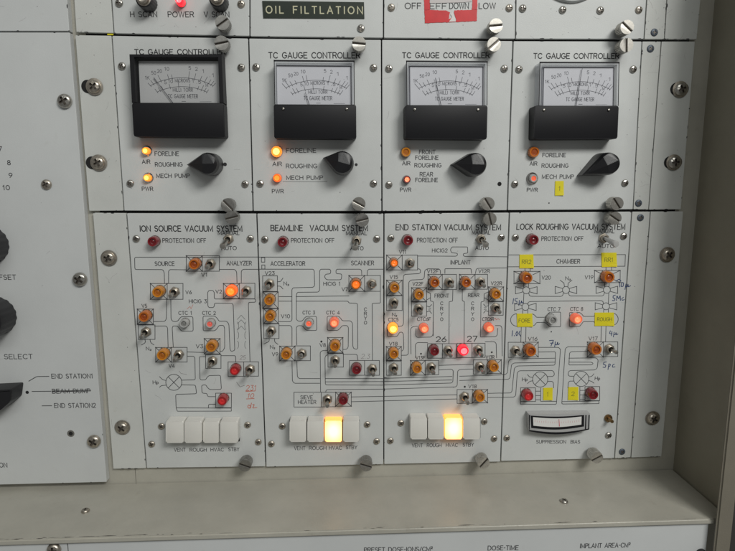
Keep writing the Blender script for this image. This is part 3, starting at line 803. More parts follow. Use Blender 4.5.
mt = [([(134.4, 57.2), (218.4, 57.4), (219.8, 102.4), (136.4, 102.2)], [(131.9, 102.6), (223.7, 102.8), (225.2, 137.2), (133.8, 136.6)], (.20, .42, .42), [(129.4, 54.2), (221.6, 54.2), (223.7, 102.8), (131.9, 102.6)], True),
 ([(274.2, 60.6), (354, 61.2), (354.3, 104.4), (274.9, 104.2)], [(273.7, 104.2), (356.1, 104.6), (356.4, 138.8), (274.2, 138.4)], (.38, .70, .43), None, False),
 ([(406.6, 61.2), (487.2, 61.8), (487.0, 105.2), (407, 104.8)], [(405.2, 105), (487.6, 105.3), (486.8, 139.4), (405.2, 138.8)], (.36, .36, .43), None, False),
 ([(540, 62.4), (619, 62.6), (618.2, 105.6), (539, 105.3)], [(534.4, 105.6), (618.8, 105.6), (617.4, 138.8), (533.6, 139.2)], (.55, .12, .48), None, False)]
for i in range(4):
    p = Panel('gauge_controller', glab[i], 'gauge controller', gq[i], group='gauge controllers in the middle row'); d = gt[i]
    p.title('TC GAUGE CONTROLLER', *d['title'], w=.00072)
    for t in d['txt']: p.t(*t, w=.00054, mi=1)
    if i == 0: p.dot(225, 164.3, .0015, 1)
    if i == 1: p.dot(356.2, 164.6, .0012, 1); p.l([(283, 181.5), (318, 181.8), (327, 181.2)], 0, w=.0003)
    if i == 3: p.dot(549, 203, .0006); p.dot(640, 196, .0003)
    p.done()
    for x, y, k, r in d['lamps']: lamp(p.root, x, y, k, r, .0045, 'chrome' if i in (0, 3) and r < 5 else 'steel')
    pointer_knob(p.root, *d['knob'])
    for x, y in d['screws']: screw(p.root, x, y)
    if 'hole' in d:
        q = P(*d['hole']); link('screw_hole', HOLE, p.root, q)
    for x, y, r in d['thumbs']: thumb(p.root, x, y, r, THUMB_DULL if d.get('dull') else THUMB)
    w_, b_, n_, f_, fb = mt[i]
    case = meter(p.root, w_, b_, n_, f_, fb, (.03, .015, .04, .065)[i])
    for u in ((.115, .885) if not fb else ()):
        q = lerp(b_, u, .13); loc = P(q.x, q.y, .0128); link('cover_screw', TINY, case, loc)

# ------------------------------------------------------------------ vacuum panels
def vac(label, quad):
    return Panel('vacuum_panel', label, 'vacuum panel', quad, group='vacuum system panels in the bottom row')
def buttons(p, frame, caps, y0, y1, lit=None, depth=.0105, faces=None):
    """a row of square lamp buttons in a thin dark frame; caps are photo x ranges of the front faces"""
    root = p.root
    q = [P(frame[0], frame[1]), P(frame[2], frame[1]), P(frame[2], frame[3]), P(frame[0], frame[3])]
    bm = bmesh.new(); prism(bm, q, .0001, -.0007); bank = world_obj('button_frame', bm, 'black_satin', root)
    for k, (a, b) in enumerate(caps):
        dp = depth*(1.0 if k != lit else .82)*(faces[k] if faces else 1)
        f = [P(a+.3, y0, dp), P(b-.3, y0, dp), P(b-.3, y1, dp), P(a+.3, y1, dp)]
        bm = bmesh.new()
        prism(bm, round_poly(f, .0013, 4), -.0003, -dp, 0)
        top = [e for e in bm.edges if all(abs(v.co.y+dp) < 1e-6 for v in e.verts)]
        bmesh.ops.bevel(bm, geom=top, offset=.0009, segments=3, affect='EDGES', profile=.5)
        m = 'white_plastic'
        if k == lit:
            m = ['lit_button', 'lit_button_edge']
            for fc in bm.faces:
                if fc.calc_area() < 3e-5 or abs(fc.normal.y) < .9: fc.material_index = 1
        world_obj('push_button', bm, m, root, True, 'lit push button glowing warm white' if k == lit else None)
    for k, wd in enumerate(('VENT', 'ROUGH', 'HVAC', 'STBY')): pass
PROT = dict(w=.00054, mi=1)
def head(p, title, x0, x1, base, prot, man, auto, lampxy, tog, lev, thumb_up, thumb_dn, dull=False):
    p.title(title, x0, x1, base, 5.5, w=.00074)
    p.t('PROTECTION OFF', prot[0], prot[1], prot[2], 4.1, **PROT)
    p.t('MANUAL', man[0], man[1], man[2], 3.6, **PROT); p.t('AUTO', auto[0], auto[1], auto[2], 3.5, **PROT)
    lamp(p.root, *lampxy, 'red', 5.6); toggle(p.root, *tog, lev)
    thumb(p.root, *thumb_up, me=THUMB_DULL if dull else THUMB); thumb(p.root, *thumb_dn, me=THUMB_DULL if dull else THUMB)
SM = dict(w=.00047, mi=1); MD = dict(w=.00054, mi=1)
def A_(p, *t): p.t(*t, **SM)

# ---- 1: ion source
p = vac('leftmost vacuum panel, titled ION SOURCE, with red pencil notes and no button lit', [(126.6, 212.9), (256.4, 213.3), (265.6, 466.8), (146.5, 468.4)])
head(p, 'ION SOURCE VACUUM SYSTEM', 140.2, 242, 231.3, (162.8, 206, 242.6), (218.2, 239.3, 234.8), (221.5, 236.5, 249.8), (152.8, 241.6), (228.3, 239), 'big_left', (231.6, 217.6), (245, 465.5), True)
p.l([(258, 257), (134.6, 257.3), (134.9, 269.5), (163, 269.6), (164.3, 273), (164.5, 283.5)]); p.l([(168.6, 283.5), (168.6, 271), (169.8, 269.6), (186.5, 269.8)])
p.l([(219.4, 269.4), (235, 269.4), (236.7, 272), (237, 283.2)]); p.l([(241.3, 283.2), (241.3, 271), (243, 269.3), (258.6, 269.3)])
p.t('SOURCE', 155, 174.4, 265.7, 4, **MD); p.t('ANALYZER', 226.8, 251.6, 265.2, 4, **MD)
p.lbox(186.3, 255.7, 202.3, 271.2); p.rect(202.3, 255.7, 219.3, 271.2); A_(p, 'V1', 201.5, 207, 276.4, 3.5)
p.lbox(150.4, 283.5, 167.2, 299.3); p.rect(167.2, 283.5, 183, 299.3); A_(p, 'V6', 185.8, 191.6, 294, 3.4)
p.lbox(223.4, 283.5, 239.4, 298.6); p.rect(239.4, 283.3, 254.9, 298.8); A_(p, 'V2', 215.8, 221.8, 293.3, 3.4)
p.l([(214.2, 292.5), (213, 290.4), (209, 290.4), (207.6, 292.5), (207.9, 306), (209, 307.6), (213.2, 307.6), (214.4, 306), (214.4, 303.2), (232, 303.3), (233.2, 305), (234.8, 350.5), (231, 351.5), (230, 349), (228.9, 324), (226.6, 321.2), (219, 321.3), (217.5, 318.5), (214.8, 316.1), (203, 316.1), (203.2, 330.8), (215, 330.8), (217.5, 328), (219, 325.4), (223.6, 325.4), (224.6, 328), (224.7, 348), (222.5, 351.3), (219.9, 351.3)])
p.l([(214.2, 292.5), (214.3, 299), (255.6, 299), (255.7, 302.2), (248.6, 302.4), (248.4, 305), (250, 361.5)])
A_(p, 'HICIG 3', 189.2, 206.6, 303, 3.4); A_(p, 'CTC 1', 178.7, 191.7, 314.7, 3.4); A_(p, 'CTC 2', 202.5, 215.6, 314.7, 3.4)
p.l([(166.7, 299.3), (166.3, 319), (164.8, 321.4), (154, 321.6)]); p.l([(170.8, 299.3), (171, 319), (172.8, 321.5), (177.4, 321.5), (180, 318), (181.5, 316.7), (192.9, 316.7), (193.2, 331.2), (181.5, 331.2), (179.5, 328.5), (177.4, 326), (173, 326), (172.2, 328), (173.3, 347.5)])
p.l([(154.5, 326.1), (166.2, 326), (167.6, 328), (168.1, 347.5)])
p.lbox(137.3, 309.1, 153.3, 324.4); p.rect(138.2, 325.0, 155, 339.4); A_(p, 'V5', 141.9, 147, 307.5, 3.3)
p.l([(144.9, 339.4), (145.6, 342.6), (141.5, 345)]); p.l([(150, 339.4), (150.6, 342.6), (154, 345)]); A_(p, 'N₂', 146.2, 151.3, 350.2, 3.3)
for sx, d in ((238.6, -1), (244.8, 1)):
    for k in range(3):
        y = 322+k*9.5; p.l([(sx+d*1.2, y), (sx, y+1.5), (sx, y+6), (sx+d*1.2, y+7.5)], .8, w=.0003)
for y in (315.2, 319.8, 326): p.l([(237.2, y+4.3), (241.2, y), (245.2, y+4.3)], 0, w=.0003)
p.lbox(155.7, 347.5, 171.4, 362.1); p.rect(171.4, 347.4, 187.1, 362.1); A_(p, 'V4', 169, 174.5, 367.6, 3.3)
p.l([(187.1, 352), (204.3, 352.5)]); p.l([(187.1, 356.3), (193.8, 356.3), (194.9, 358), (195.3, 379.9), (181.9, 380.2)])
p.lbox(204.3, 338.6, 220, 353.9); p.rect(205.6, 354.6, 221, 368.4); A_(p, 'V3', 196.2, 203, 348, 3.4)
p.l([(221.4, 355.7), (235.7, 355.7), (235.8, 362.2)])
p.l([(205.6, 356.7), (199.6, 356.8), (199.4, 358), (200, 379), (201, 380), (205.5, 380), (207, 377.5), (209, 375.6), (220.5, 375.3), (221.4, 389.4), (209.6, 389.6), (207, 387), (205.8, 384.9), (201.6, 385.2), (202, 393.2), (207, 393.5), (207.7, 396.7), (215.7, 396.7)])
p.rect(215.7, 393.2, 231.4, 407.7); p.l([(215.7, 404.3), (208.5, 404.3), (208.5, 407.7)])
p.pump(173.8, 382.4, 8); p.l([(181.9, 384.9), (195.5, 385.2), (196.6, 393.8), (175.7, 394.4), (176.1, 407.9), (231, 408.2)]); p.l([(176.1, 408), (177.4, 411.3), (231.4, 411.2), (231.2, 408)], .4)
p.l([(166.2, 380.5), (162.8, 379.9), (159.5, 376.7)]); p.l([(166.2, 385.2), (161.4, 385.6), (159.5, 387.3)]); A_(p, 'Hp', 153, 158.4, 384, 3.3)
p.rect(228.1, 362, 243.7, 376.4); p.rect(243.7, 361.9, 258.5, 376.2)
p.t('25', 239.8, 245.2, 359.5, 4, w=.0003, mi=4, slant=.2)
p.t('231', 246, 255.6, 390.6, 5.2, w=.00042, mi=3, slant=.15); p.l([(245.8, 391.4), (255, 391)], 0, mi=3); p.t('10', 247.2, 253.4, 397.8, 4.2, w=.00042, mi=3, slant=.2); p.l([(246.4, 399), (254.2, 398.6)], 0, mi=3); p.t('d2', 0, 0, 0, 0) if False else None
p.l([(251.5, 403), (250.2, 408.4)], 0, mi=3); p.l([(250.8, 406.5), (248.5, 404.8), (247.6, 407), (249, 408.5), (250.8, 407)], .6, mi=3); p.l([(252.6, 404.6), (254.4, 404.6), (252.6, 408.2), (257, 407.6)], .6, mi=3)
p.l([(187, 309), (190, 306.5), (191, 308.8), (193, 304.6)], .4, w=.0003, mi=3); p.l([(236.6, 382.3), (240.1, 387), (244.4, 385.4)], .4, w=.0004, mi=4); p.l([(179, 371), (181, 373.5), (186.6, 374.5)], .5, w=.0003, mi=4)
for t in (('VENT', 174.2, 185.4, 451.5), ('ROUGH', 190, 206.5, 451.6), ('HVAC', 210.8, 223.7, 451.4), ('STBY', 228.5, 239.2, 451.1)): A_(p, *t, 3.4)
p.done()
for x, y, k in ((194.2, 264.2, 'orange'), (157.8, 292.1, 'amber'), (230.9, 291.1, 'orange_lit'), (144.2, 316.6, 'orange'), (162.4, 355.1, 'amber'), (211.3, 346.6, 'amber')): lamp(p.root, x, y, k, 6.0)
lamp(p.root, 183.9, 323.6, 'clear', 4.6, .006); lamp(p.root, 210, 323.9, 'clear_red', 4.6, .006); lamp(p.root, 234.8, 370.4, 'red_dim', 5.4); lamp(p.root, 222.4, 400.5, 'red_dim', 5.4)
for x, y, l in ((210.4, 263.9, 'down'), (174.4, 292, 'down'), (246.4, 290.8, 'down'), (145.8, 332, 'down'), (178.6, 354.8, 'down'), (212.3, 361.2, 'down'), (250, 369.6, 'down')): toggle(p.root, x, y, l)
for x, y in ((136, 238.8), (250.2, 238.6)): screw(p.root, x, y)
for x, y in ((161.2, 426.7), (247.4, 425.3), (151.4, 444.6), (258.2, 442.4)): screw(p.root, x, y, SCREW_DARK)
buttons(p, (168.2, 419.3, 239.8, 441), [(165.4, 183.9), (184.1, 201.9), (202.8, 219.6), (219.8, 238.2)], 421.4, 443, None, faces=(1, 1, .72, .95))

# ---- 2: beamline
p = vac('second vacuum panel from the left, titled BEAMLINE, with a sieve heater box', [(256.9, 213.3), (383.7, 213.3), (383.6, 464.6), (266.1, 467.2)])
head(p, 'BEAMLINE  VACUUM SYSTEM', 271, 367.5, 230.8, (291.3, 334.2, 242.5), (346.2, 366.8, 235), (350.5, 363.3, 250), (282.5, 242.1), (356.6, 240.6), 'big_left', (362.3, 220), (366.3, 465.5), True)
p.l([(258.2, 257.1), (384, 257.1)]); p.l([(259, 269.2), (313.3, 269.2), (314.3, 271), (314.6, 285.8), (313, 287.3), (293, 287.8), (291.9, 289.5), (292, 320), (290.6, 321.6), (279, 321.6)])
p.rect(261.4, 257.6, 264.8, 262.1); p.rect(261.8, 265, 264.9, 269)
p.t('ACCELERATOR', 270.8, 305, 265.6, 4.1, **MD); p.t('SCANNER', 351.3, 373.8, 265, 4, **MD)
p.l([(279, 296.6), (291.7, 296.6)], 0); p.l([(296.1, 296.6), (348.9, 295.9)], 0); p.l([(279, 301.2), (291.7, 301.2)], 0); p.l([(296.1, 301.2), (348, 301.2), (349, 303), (357.5, 303.4), (357.8, 348), (356.8, 349.4), (353.6, 348.6), (352.8, 346), (352.5, 323), (350.5, 320.8), (342.2, 320.8), (340.5, 318), (338.3, 316.2), (327.2, 316.2), (327.2, 330.4), (338, 330.4), (340.4, 328), (342.2, 325.6), (347.2, 325.6), (348.4, 327.5), (348.2, 347.4), (346.5, 349.4), (342.9, 349.5)])
p.l([(361.8, 275.6), (361.6, 270.4), (360.2, 269.2), (337, 269.2), (336, 270.4), (336, 273.6), (341.3, 274), (341.8, 275.5), (341.3, 279.2), (340, 279.8), (326.4, 279.8), (324.4, 276.8), (325.6, 274.2), (330.5, 273.8), (330.8, 270.5), (329.6, 269.2), (320.6, 269.2), (319.6, 271), (319.6, 290.6), (318, 292.1), (297.6, 292.3), (296.5, 294), (296.4, 319.5), (298.2, 321.2), (302.2, 321.2), (304.5, 318), (306.4, 316.4), (316.6, 316.4), (316.8, 330.5), (306.4, 330.5), (304.3, 328), (302.2, 325.7), (298, 325.7), (296.4, 327.4), (296.8, 345)])
p.l([(367.2, 275.6), (367.4, 270.6), (368.8, 269.2), (384, 269.2)])
A_(p, 'HICIG 1', 323.6, 340, 285.5, 3.5); A_(p, 'V7', 341.9, 347.6, 291, 3.4)
p.lbox(348.9, 275.5, 364.6, 291.4); p.rect(364.6, 275.5, 380.4, 291.3); p.l([(380.4, 291.3), (380.4, 303), (372.2, 303.4), (372.4, 360.5)], .8)
for c, y in zip('CRYO', (309.4, 313.8, 318.3, 322.8)): A_(p, c, 364.2, 366.8, y+1.5, 3.2)
A_(p, 'V23', 265.2, 274.5, 274.8, 3.3)
p.rect(262.7, 275.8, 277.4, 291.4); p.lbox(262.8, 292.0, 278.1, 308.2); p.lbox(263.6, 308.7, 278.3, 323.4); p.rect(263.8, 323.8, 279, 338.6)
p.l([(277.4, 281.7), (280.5, 281.7), (283, 278)]); p.l([(277.4, 286.1), (280.5, 286.1), (283, 289)]); A_(p, 'N₂', 283.8, 289, 285.2, 3.4); A_(p, 'V10', 281.2, 289.8, 318, 3.5)
p.l([(269.2, 338.8), (269.2, 341.4), (264, 344)]); p.l([(274.6, 338.8), (274.6, 342), (278, 344.4)]); A_(p, 'N₂', 270.2, 275, 348.6, 3.3)
p.l([(279, 325.6), (290.6, 325.6), (292, 327.4), (292, 346)])
A_(p, 'CTC 3', 302.8, 314.8, 314.3, 3.4); A_(p, 'CTC 4', 326.5, 339.4, 314.3, 3.4)
A_(p, 'V9', 272.2, 278, 356, 3.4); p.lbox(279.7, 346.2, 295, 360.9); p.rect(295, 345.9, 310.4, 360.7)
p.dot(321.4, 341.6, .0009, 1); A_(p, 'V8', 319.8, 325.6, 346.8, 3.4); p.lbox(327.6, 337.6, 342.9, 352.9); p.rect(328, 353.5, 343.4, 367.1)
p.l([(327.6, 350.6), (322.4, 350.6), (320.2, 352.2), (320.6, 392)]); p.l([(328, 354.8), (326, 355.4), (325, 357.4), (325.3, 384), (326.4, 385), (384, 385.2)])
p.l([(292, 360.9), (292.4, 381), (294.2, 383.3), (319.8, 383.3)]); p.l([(325.7, 381.9), (384, 381.6)], 0); p.l([(296.8, 360.9), (297.4, 376.8), (299.2, 378.6), (319.8, 378.6)]); p.l([(325.7, 378.6), (384, 378.6)], 0)
p.l([(325.7, 392), (326.3, 390), (328, 389.7), (384, 389.2)]); p.l([(342.9, 354.4), (357.1, 354.4), (358, 360.5)])
p.rect(349.5, 360.5, 364.6, 375.3); p.rect(364.6, 360.5, 379.4, 375.3)
p.t('2.3', 361.2, 369.5, 358.6, 4.6, w=.00030, mi=4, slant=.15)
p.rect(294, 392.3, 321.3, 407.1); p.l([(321.3, 392.3), (335.6, 392.3), (335.6, 406.8), (321.3, 407.0)], 0); p.lbox(335.6, 392.3, 351.3, 406.3)
A_(p, 'SIEVE', 300.6, 312.6, 399, 3.4); A_(p, 'HEATER', 298.2, 316, 403.8, 3.4)
p.l([(351.4, 397), (384, 396.4)], 0); p.l([(351.4, 401.8), (384, 401)], 0)
for t in (('VENT', 294.2, 305.2, 449.9), ('ROUGH', 309.2, 326.2, 449.8), ('HVAC', 329.2, 341.7, 449.6), ('STBY', 346, 357, 449.1)): A_(p, *t, 3.4)
p.done()
for x, y, k in ((269.2, 300.2, 'amber'), (269.9, 316.4, 'amber'), (356, 284.3, 'orange'), (286.1, 354.4, 'amber'), (335, 346.2, 'amber')): lamp(p.root, x, y, 'orange_glow' if x == 356 else k, 5.7)
lamp(p.root, 308.9, 323.4, 'clear_pink', 4.6, .006); lamp(p.root, 334.3, 322.9, 'pink', 5.0, .0075, 'clear_lens'); lamp(p.root, 356.6, 369.4, 'red', 5.4); lamp(p.root, 343.2, 399.9, 'red', 5.4)
for x, y, l in ((269.4, 283.8, 'down'), (271.2, 331, 'down'), (372, 283.8, 'up'), (301.9, 353.8, 'up'), (335.2, 360.5, 'down'), (372.4, 369, 'down'), (327.6, 399.6, 'down')): toggle(p.root, x, y, l)
for x, y in ((264.7, 239.4), (376.8, 238.8)): screw(p.root, x, y)
for x, y in ((282.2, 426.5), (367.2, 424.9), (271.3, 444.3), (376.7, 441.8)): screw(p.root, x, y, SCREW_DARK)
buttons(p, (289.5, 419.5, 359.4, 440.2), [(289.2, 306.6), (307.0, 324.0), (324.5, 342.4), (342.8, 359.6)], 420.8, 442, 2)

# ---- 3: end station
p = vac('third vacuum panel from the left, titled END STATION, lamps numbered 26 and 27', [(384.2, 213.3), (509.2, 212.4), (500.4, 462), (384.0, 464.5)])
head(p, 'END STATION VACUUM SYSTEM', 396, 500.6, 230, (417.2, 457.5, 242.2), (472.2, 490, 234.2), (475.5, 488.5, 249.6), (408.1, 240.4), (481.2, 239), 'big', (490, 219), (483.5, 462.8))
p.l([(417.6, 256), (456, 256.2), (457.5, 255.2), (457.4, 253.3), (451.4, 252.6), (450.4, 249.6), (452, 246.9), (467.6, 246.9), (467.8, 253), (463.4, 253.6), (463.2, 255.4), (464.6, 256.4), (508, 256.8)], .9)
A_(p, 'HICIG2', 432.2, 447.3, 252.2, 3.5); p.t('IMPLANT', 450.7, 470.2, 264.2, 3.8, **MD); A_(p, 'V11', 399.2, 405.8, 253.6, 3.4)
p.lbox(386.6, 255.1, 402.2, 269.9); p.rect(402.2, 255.1, 417.6, 269.9)
p.l([(417.6, 268.8), (419.6, 269), (420.5, 270.2), (420.5, 272.6), (419, 273.6), (404.8, 274.4), (403.4, 276), (403.5, 323.5), (402.3, 326), (399.4, 326.4)])
p.l([(440.5, 273.6), (440.3, 270.2), (439, 268.9), (427.2, 268.8), (424.8, 270.4), (424.2, 278), (422.4, 279.5), (411, 280), (408.8, 282), (408.3, 354), (407, 355.2), (401.6, 355.3)])
p.l([(444.9, 273.4), (445, 268.7), (471, 268.7), (471.6, 273.4)], .6); p.l([(475.5, 273.4), (476.2, 269.2), (478, 268.3), (507.6, 267.9)])
A_(p, 'V12F', 427.2, 438.3, 273, 3.4); A_(p, 'V12R', 478.5, 489.6, 272.8, 3.4)
p.lbox(428, 274.4, 442.3, 289.5); p.rect(442.3, 274.4, 456.5, 289.5); p.lbox(459.5, 274.4, 475.1, 289.2); p.rect(475.1, 274.4, 487.6, 289.2)
A_(p, 'FRONT', 434.8, 448.8, 297.4, 3.4); A_(p, 'REAR', 468.2, 479, 296.8, 3.4)
for X in (441.7, 472.6):
    for c, y in zip('CRYO', (303.4, 308.7, 314, 319.3)): A_(p, c, X-1.3, X+1.3, y+1.5, 3.1)
p.l([(427, 291.8), (430.5, 293.4), (430.5, 301), (433.3, 301.6), (433.2, 336)], .7); p.l([(426.8, 300), (430.5, 297.6)], 0); p.l([(452.9, 289.5), (452.6, 301.2), (449.2, 301.6), (449, 343.6)], .7)
p.l([(462.3, 289.4), (462.3, 300.7), (464.4, 301.6), (464.1, 343.4)], .7); p.l([(488.5, 291.8), (484.2, 293.8), (484, 301.2), (481, 302), (480.6, 337)], .7); p.l([(488, 300), (484.2, 297.6)], 0)
A_(p, 'V15', 389.9, 397.7, 278.7, 3.4); p.lbox(386.6, 280.2, 402.2, 295.4); p.rect(386.6, 295.8, 402.2, 310.5)
A_(p, 'N₂', 392.2, 397, 316.2, 3.2); A_(p, 'CTC5', 388.4, 398.2, 321.2, 3.2)
p.l([(399, 326.6), (396.4, 324.2), (387.2, 324.2), (387.2, 336.6), (397, 336.6), (399.6, 332.4), (402, 332), (403.4, 334), (403.8, 349), (402, 351)])
A_(p, 'V18', 389.2, 397.4, 345.4, 3.3); p.lbox(386.3, 346.6, 401.3, 360.5); p.rect(386.3, 361.1, 401.3, 375.3)
A_(p, 'V22F', 412.7, 423, 285.5, 3.3); p.lbox(411.5, 287.7, 426.6, 301.6); p.rect(411.5, 302.1, 426.6, 316.2)
A_(p, 'V22R', 491.1, 501.7, 285, 3.3); p.lbox(488.5, 286.9, 503.6, 301.2); p.rect(488.5, 301.7, 503.2, 315.2)
p.l([(426.6, 306), (429.5, 307), (431.6, 304.6)], .4); p.l([(426.6, 312), (429.5, 311), (431.6, 313.4)], .4); p.l([(428.5, 308), (431, 308), (428.5, 310), (431, 310)], 0, w=.0003)
p.l([(488.5, 305.6), (485.6, 306.6), (483.6, 304.2)], .4); p.l([(488.5, 311.6), (485.6, 310.6), (483.6, 313)], .4); p.l([(484, 307.6), (486.5, 307.6), (484, 309.6), (486.5, 309.6)], 0, w=.0003)
A_(p, 'CTC6F', 417.2, 430.6, 320.7, 3.2); A_(p, 'CTC6R', 482.4, 493.8, 320.7, 3.2); p.l([(494.2, 319.4), (495.6, 318), (496.2, 320), (498, 318.6), (499.6, 319.8)], .4, w=.00035, mi=3)
p.l([(416, 328.6), (415.6, 335.6), (417, 337.4), (431.4, 337.1), (433, 334.6), (433.1, 322)]); p.l([(411, 354), (410.6, 328.6), (412.9, 326.6), (417.6, 326.2)])
p.l([(480.6, 337), (495.6, 336.8), (497.3, 335), (497.7, 328.3)]); p.l([(495.4, 325.6), (500.6, 325.6), (501.9, 327.6), (502.2, 356)])
def serif_num(s, x0, x1, base, h):
    p.t(s, x0, x1, base, h, w=.00070, mi=0); 
    p.l([(x0, base), (x0+3.6, base)], 0, w=.0006, mi=1)
serif_num('26', 436.2, 446, 341.8, 5.0); serif_num('27', 467.2, 476.8, 341.4, 5.2)
p.rect(427.6, 343.7, 442.4, 358.2); p.rect(442.4, 343.7, 456.2, 358.1); p.rect(457.1, 343.3, 472, 357.6); p.rect(472, 343.3, 485.1, 357.4)
p.l([(427.6, 342.7), (417.4, 342.5), (415.4, 344.3), (415.6, 358)]); p.l([(485.1, 341.8), (494.6, 341.8), (496.2, 343.4), (496.6, 358)])
p.dot(421, 353.8, .0008, 1); p.dot(491.8, 352.3, .0008, 1); p.dot(464.8, 386.8, .0009, 1)
A_(p, 'V13F', 415.8, 425, 359.4, 3.2); A_(p, 'V13R', 485.8, 494.2, 358.8, 3.2)
p.lbox(410.5, 360.5, 425.2, 375.2); p.rect(425.2, 360.5, 438.7, 374.8); p.rect(473.3, 359.9, 487.2, 374.2); p.lbox(487.2, 359.8, 501.3, 373.6)
p.l([(438.7, 365.4), (473.3, 364.3)], 0); p.l([(384, 377.7), (386.3, 377.6)], 0); p.l([(384.4, 378.4), (452, 376.5)], 0); p.l([(384.4, 381.5), (451.8, 380.0)], 0)
p.l([(438.7, 370), (451.6, 369.2), (453.2, 370.6), (452.9, 381.6), (451.4, 383.1), (384.4, 385)]); p.l([(473.3, 369), (459.6, 369.6), (457.7, 371), (457.2, 385.6), (455.6, 387), (384.4, 389.1)])
p.l([(459.6, 376.3), (500.9, 375)], 0); p.l([(459.6, 380.5), (500.8, 379.3)], 0)
A_(p, 'V18', 468.4, 476.4, 388, 3.3); p.rect(457.1, 389.6, 472.4, 403.4); p.lbox(472.4, 389.6, 487.6, 402.9)
p.l([(384.4, 396.4), (457.1, 394.8)], 0); p.l([(384.4, 400.9), (457.1, 399)], 0); p.l([(488, 393.4), (500.6, 393.1)], 0); p.l([(488, 397.6), (500.6, 397.4)], 0)
for t in (('VENT', 412, 422.6, 447.1), ('ROUGH', 427, 441.2, 447), ('HVAC', 446, 457.5, 446.8), ('STBY', 462.8, 473.6, 446.5)): A_(p, *t, 3.4)
p.done()
for x, y, k in ((434.8, 282.5, 'orange'), (466.3, 282.5, 'orange'), (394.6, 287.8, 'amber'), (419.1, 294.9, 'amber'), (496.1, 294.2, 'amber'), (393.9, 353.8, 'amber'), (417.1, 368.4, 'amber'), (493.9, 366.9, 'amber'), (480, 397, 'amber')): lamp(p.root, x, y, k, 5.4)
lamp(p.root, 394.2, 262.9, 'orange_glow', 4.6); lamp(p.root, 393.2, 328.8, 'yellow_lit', 5.4); lamp(p.root, 424.5, 328.8, 'pink', 4.8, .0075, 'clear_lens'); lamp(p.root, 489.7, 328.2, 'pink', 4.8, .0075, 'clear_lens')
lamp(p.root, 434.5, 351.0, 'red', 5.2); lamp(p.root, 463.8, 350.7, 'red_lit', 5.4)
for x, y, l in ((410.2, 263, 'up'), (449.4, 282.4, 'down'), (480.8, 282.1, 'down'), (393.9, 302.6, 'down'), (418.8, 308.8, 'down'), (496, 307.8, 'down'), (393.9, 368, 'down'), (448.2, 350.4, 'down'), (478.5, 350, 'down'), (431.4, 367.4, 'down'), (480, 366.7, 'down'), (464.8, 396.8, 'down')): toggle(p.root, x, y, l)
for x, y in ((391, 238), (501.5, 237.4)): screw(p.root, x, y)
for x, y in ((400.9, 423.5), (484.5, 421.9), (390.5, 441.2), (494.3, 439.1)): screw(p.root, x, y, SCREW_DARK)
buttons(p, (411, 417.4, 480.2, 437.6), [(410.2, 427.4), (427.8, 444.3), (444.7, 462.6), (463, 480.4)], 418, 439.4, 2)

# ---- 4: lock roughing
p = vac('rightmost vacuum panel, titled LOCK ROUGHING, with blue handwriting and an edge meter', [(509.7, 212.4), (631.7, 211.4), (614.4, 458.6), (500.9, 461.4)])
head(p, 'LOCK ROUGHING VACUUM SYSTEM', 516.7, 624.8, 229.4, (541.6, 583, 240.7), (594.7, 614.2, 233), (597.6, 614.2, 247.8), (533.5, 239.8), (604.2, 238.2), 'big_clear', (615, 218.3), (597, 457.6))
p.l([(508.5, 254.9), (625.4, 254.6), (625, 266.2), (507, 266.8)], 0); p.t('CHAMBER', 556.6, 579.8, 263.4, 4.2, **MD)
p.lbox(514, 271.4, 539.9, 283.6); p.lbox(594.5, 270.4, 620.2, 282.6); A_(p, 'V20', 541.8, 550.5, 279.3, 3.5); A_(p, 'V19', 584.8, 593, 279, 3.5)
for x in (525, 530.2): p.l([(x, 266.6), (x, 271.4)], 0)
for x in (606, 611.6): p.l([(x, 266.2), (x, 270.4)], 0)
def valve(x, y):
    p.circ(x, y, 3.5, 20)
    for s in (-1, 1): p.l([(x+s*3.5, y-1.6), (x+s*10.8, y-3.6), (x+s*10.8, y+3.6), (x+s*3.5, y+1.6)], 0)
for x, y in ((526.3, 290.3), (566, 290), (606.9, 289.8), (525.4, 306.9), (606, 306.3)): valve(x, y)
for x0, y0, x1, y1 in ((523.8, 283.6, 523.8, 287.6), (528.6, 283.6, 528.4, 287.6), (604.6, 282.6, 604.6, 287), (609.2, 282.6, 609, 287), (523.9, 293.4, 523.4, 304), (608.8, 293, 608.4, 303.6), (522.8, 310, 522.6, 314), (527.8, 310, 527.8, 314), (603.8, 309.4, 603.6, 313), (608.4, 309.4, 608.4, 313), (521.3, 326.6, 520.8, 342.3), (526, 326.6, 525.7, 342.3), (601.4, 326, 600.9, 342), (606, 326, 605.6, 342)): p.l([(x0, y0), (x1, y1)], 0)
p.l([(528.8, 293.2), (529.4, 295.6), (531, 296.3), (561.2, 296.4), (562.8, 295.4), (563.4, 292.6)]); p.l([(568.7, 292.6), (569, 295), (570.4, 296), (602.2, 296), (603.8, 295), (604.4, 292.4)])
p.l([(527.9, 304), (528.2, 302.4), (530, 301.5), (601.4, 300.6), (603, 301.4), (603.4, 303.6)])
A_(p, 'N₂', 565.4, 570.6, 280, 3.4); p.l([(560.2, 280.2), (564, 283.1), (564.4, 286.4)], .6); p.l([(572, 280.2), (568.2, 283.1), (567.9, 286.4)], .6)
p.circ(516.8, 320, 6.2, 14, 90, 270); p.l([(532.4, 313.9), (534.8, 315.2), (536.4, 317.3), (544.8, 317.3), (547.5, 314.2), (549.8, 312.2), (560.6, 312.1), (560.6, 326.8), (549.8, 326.8), (547.4, 324.6), (545, 322.5), (536.6, 322.5), (534.8, 325), (532.4, 326.2)], .8)
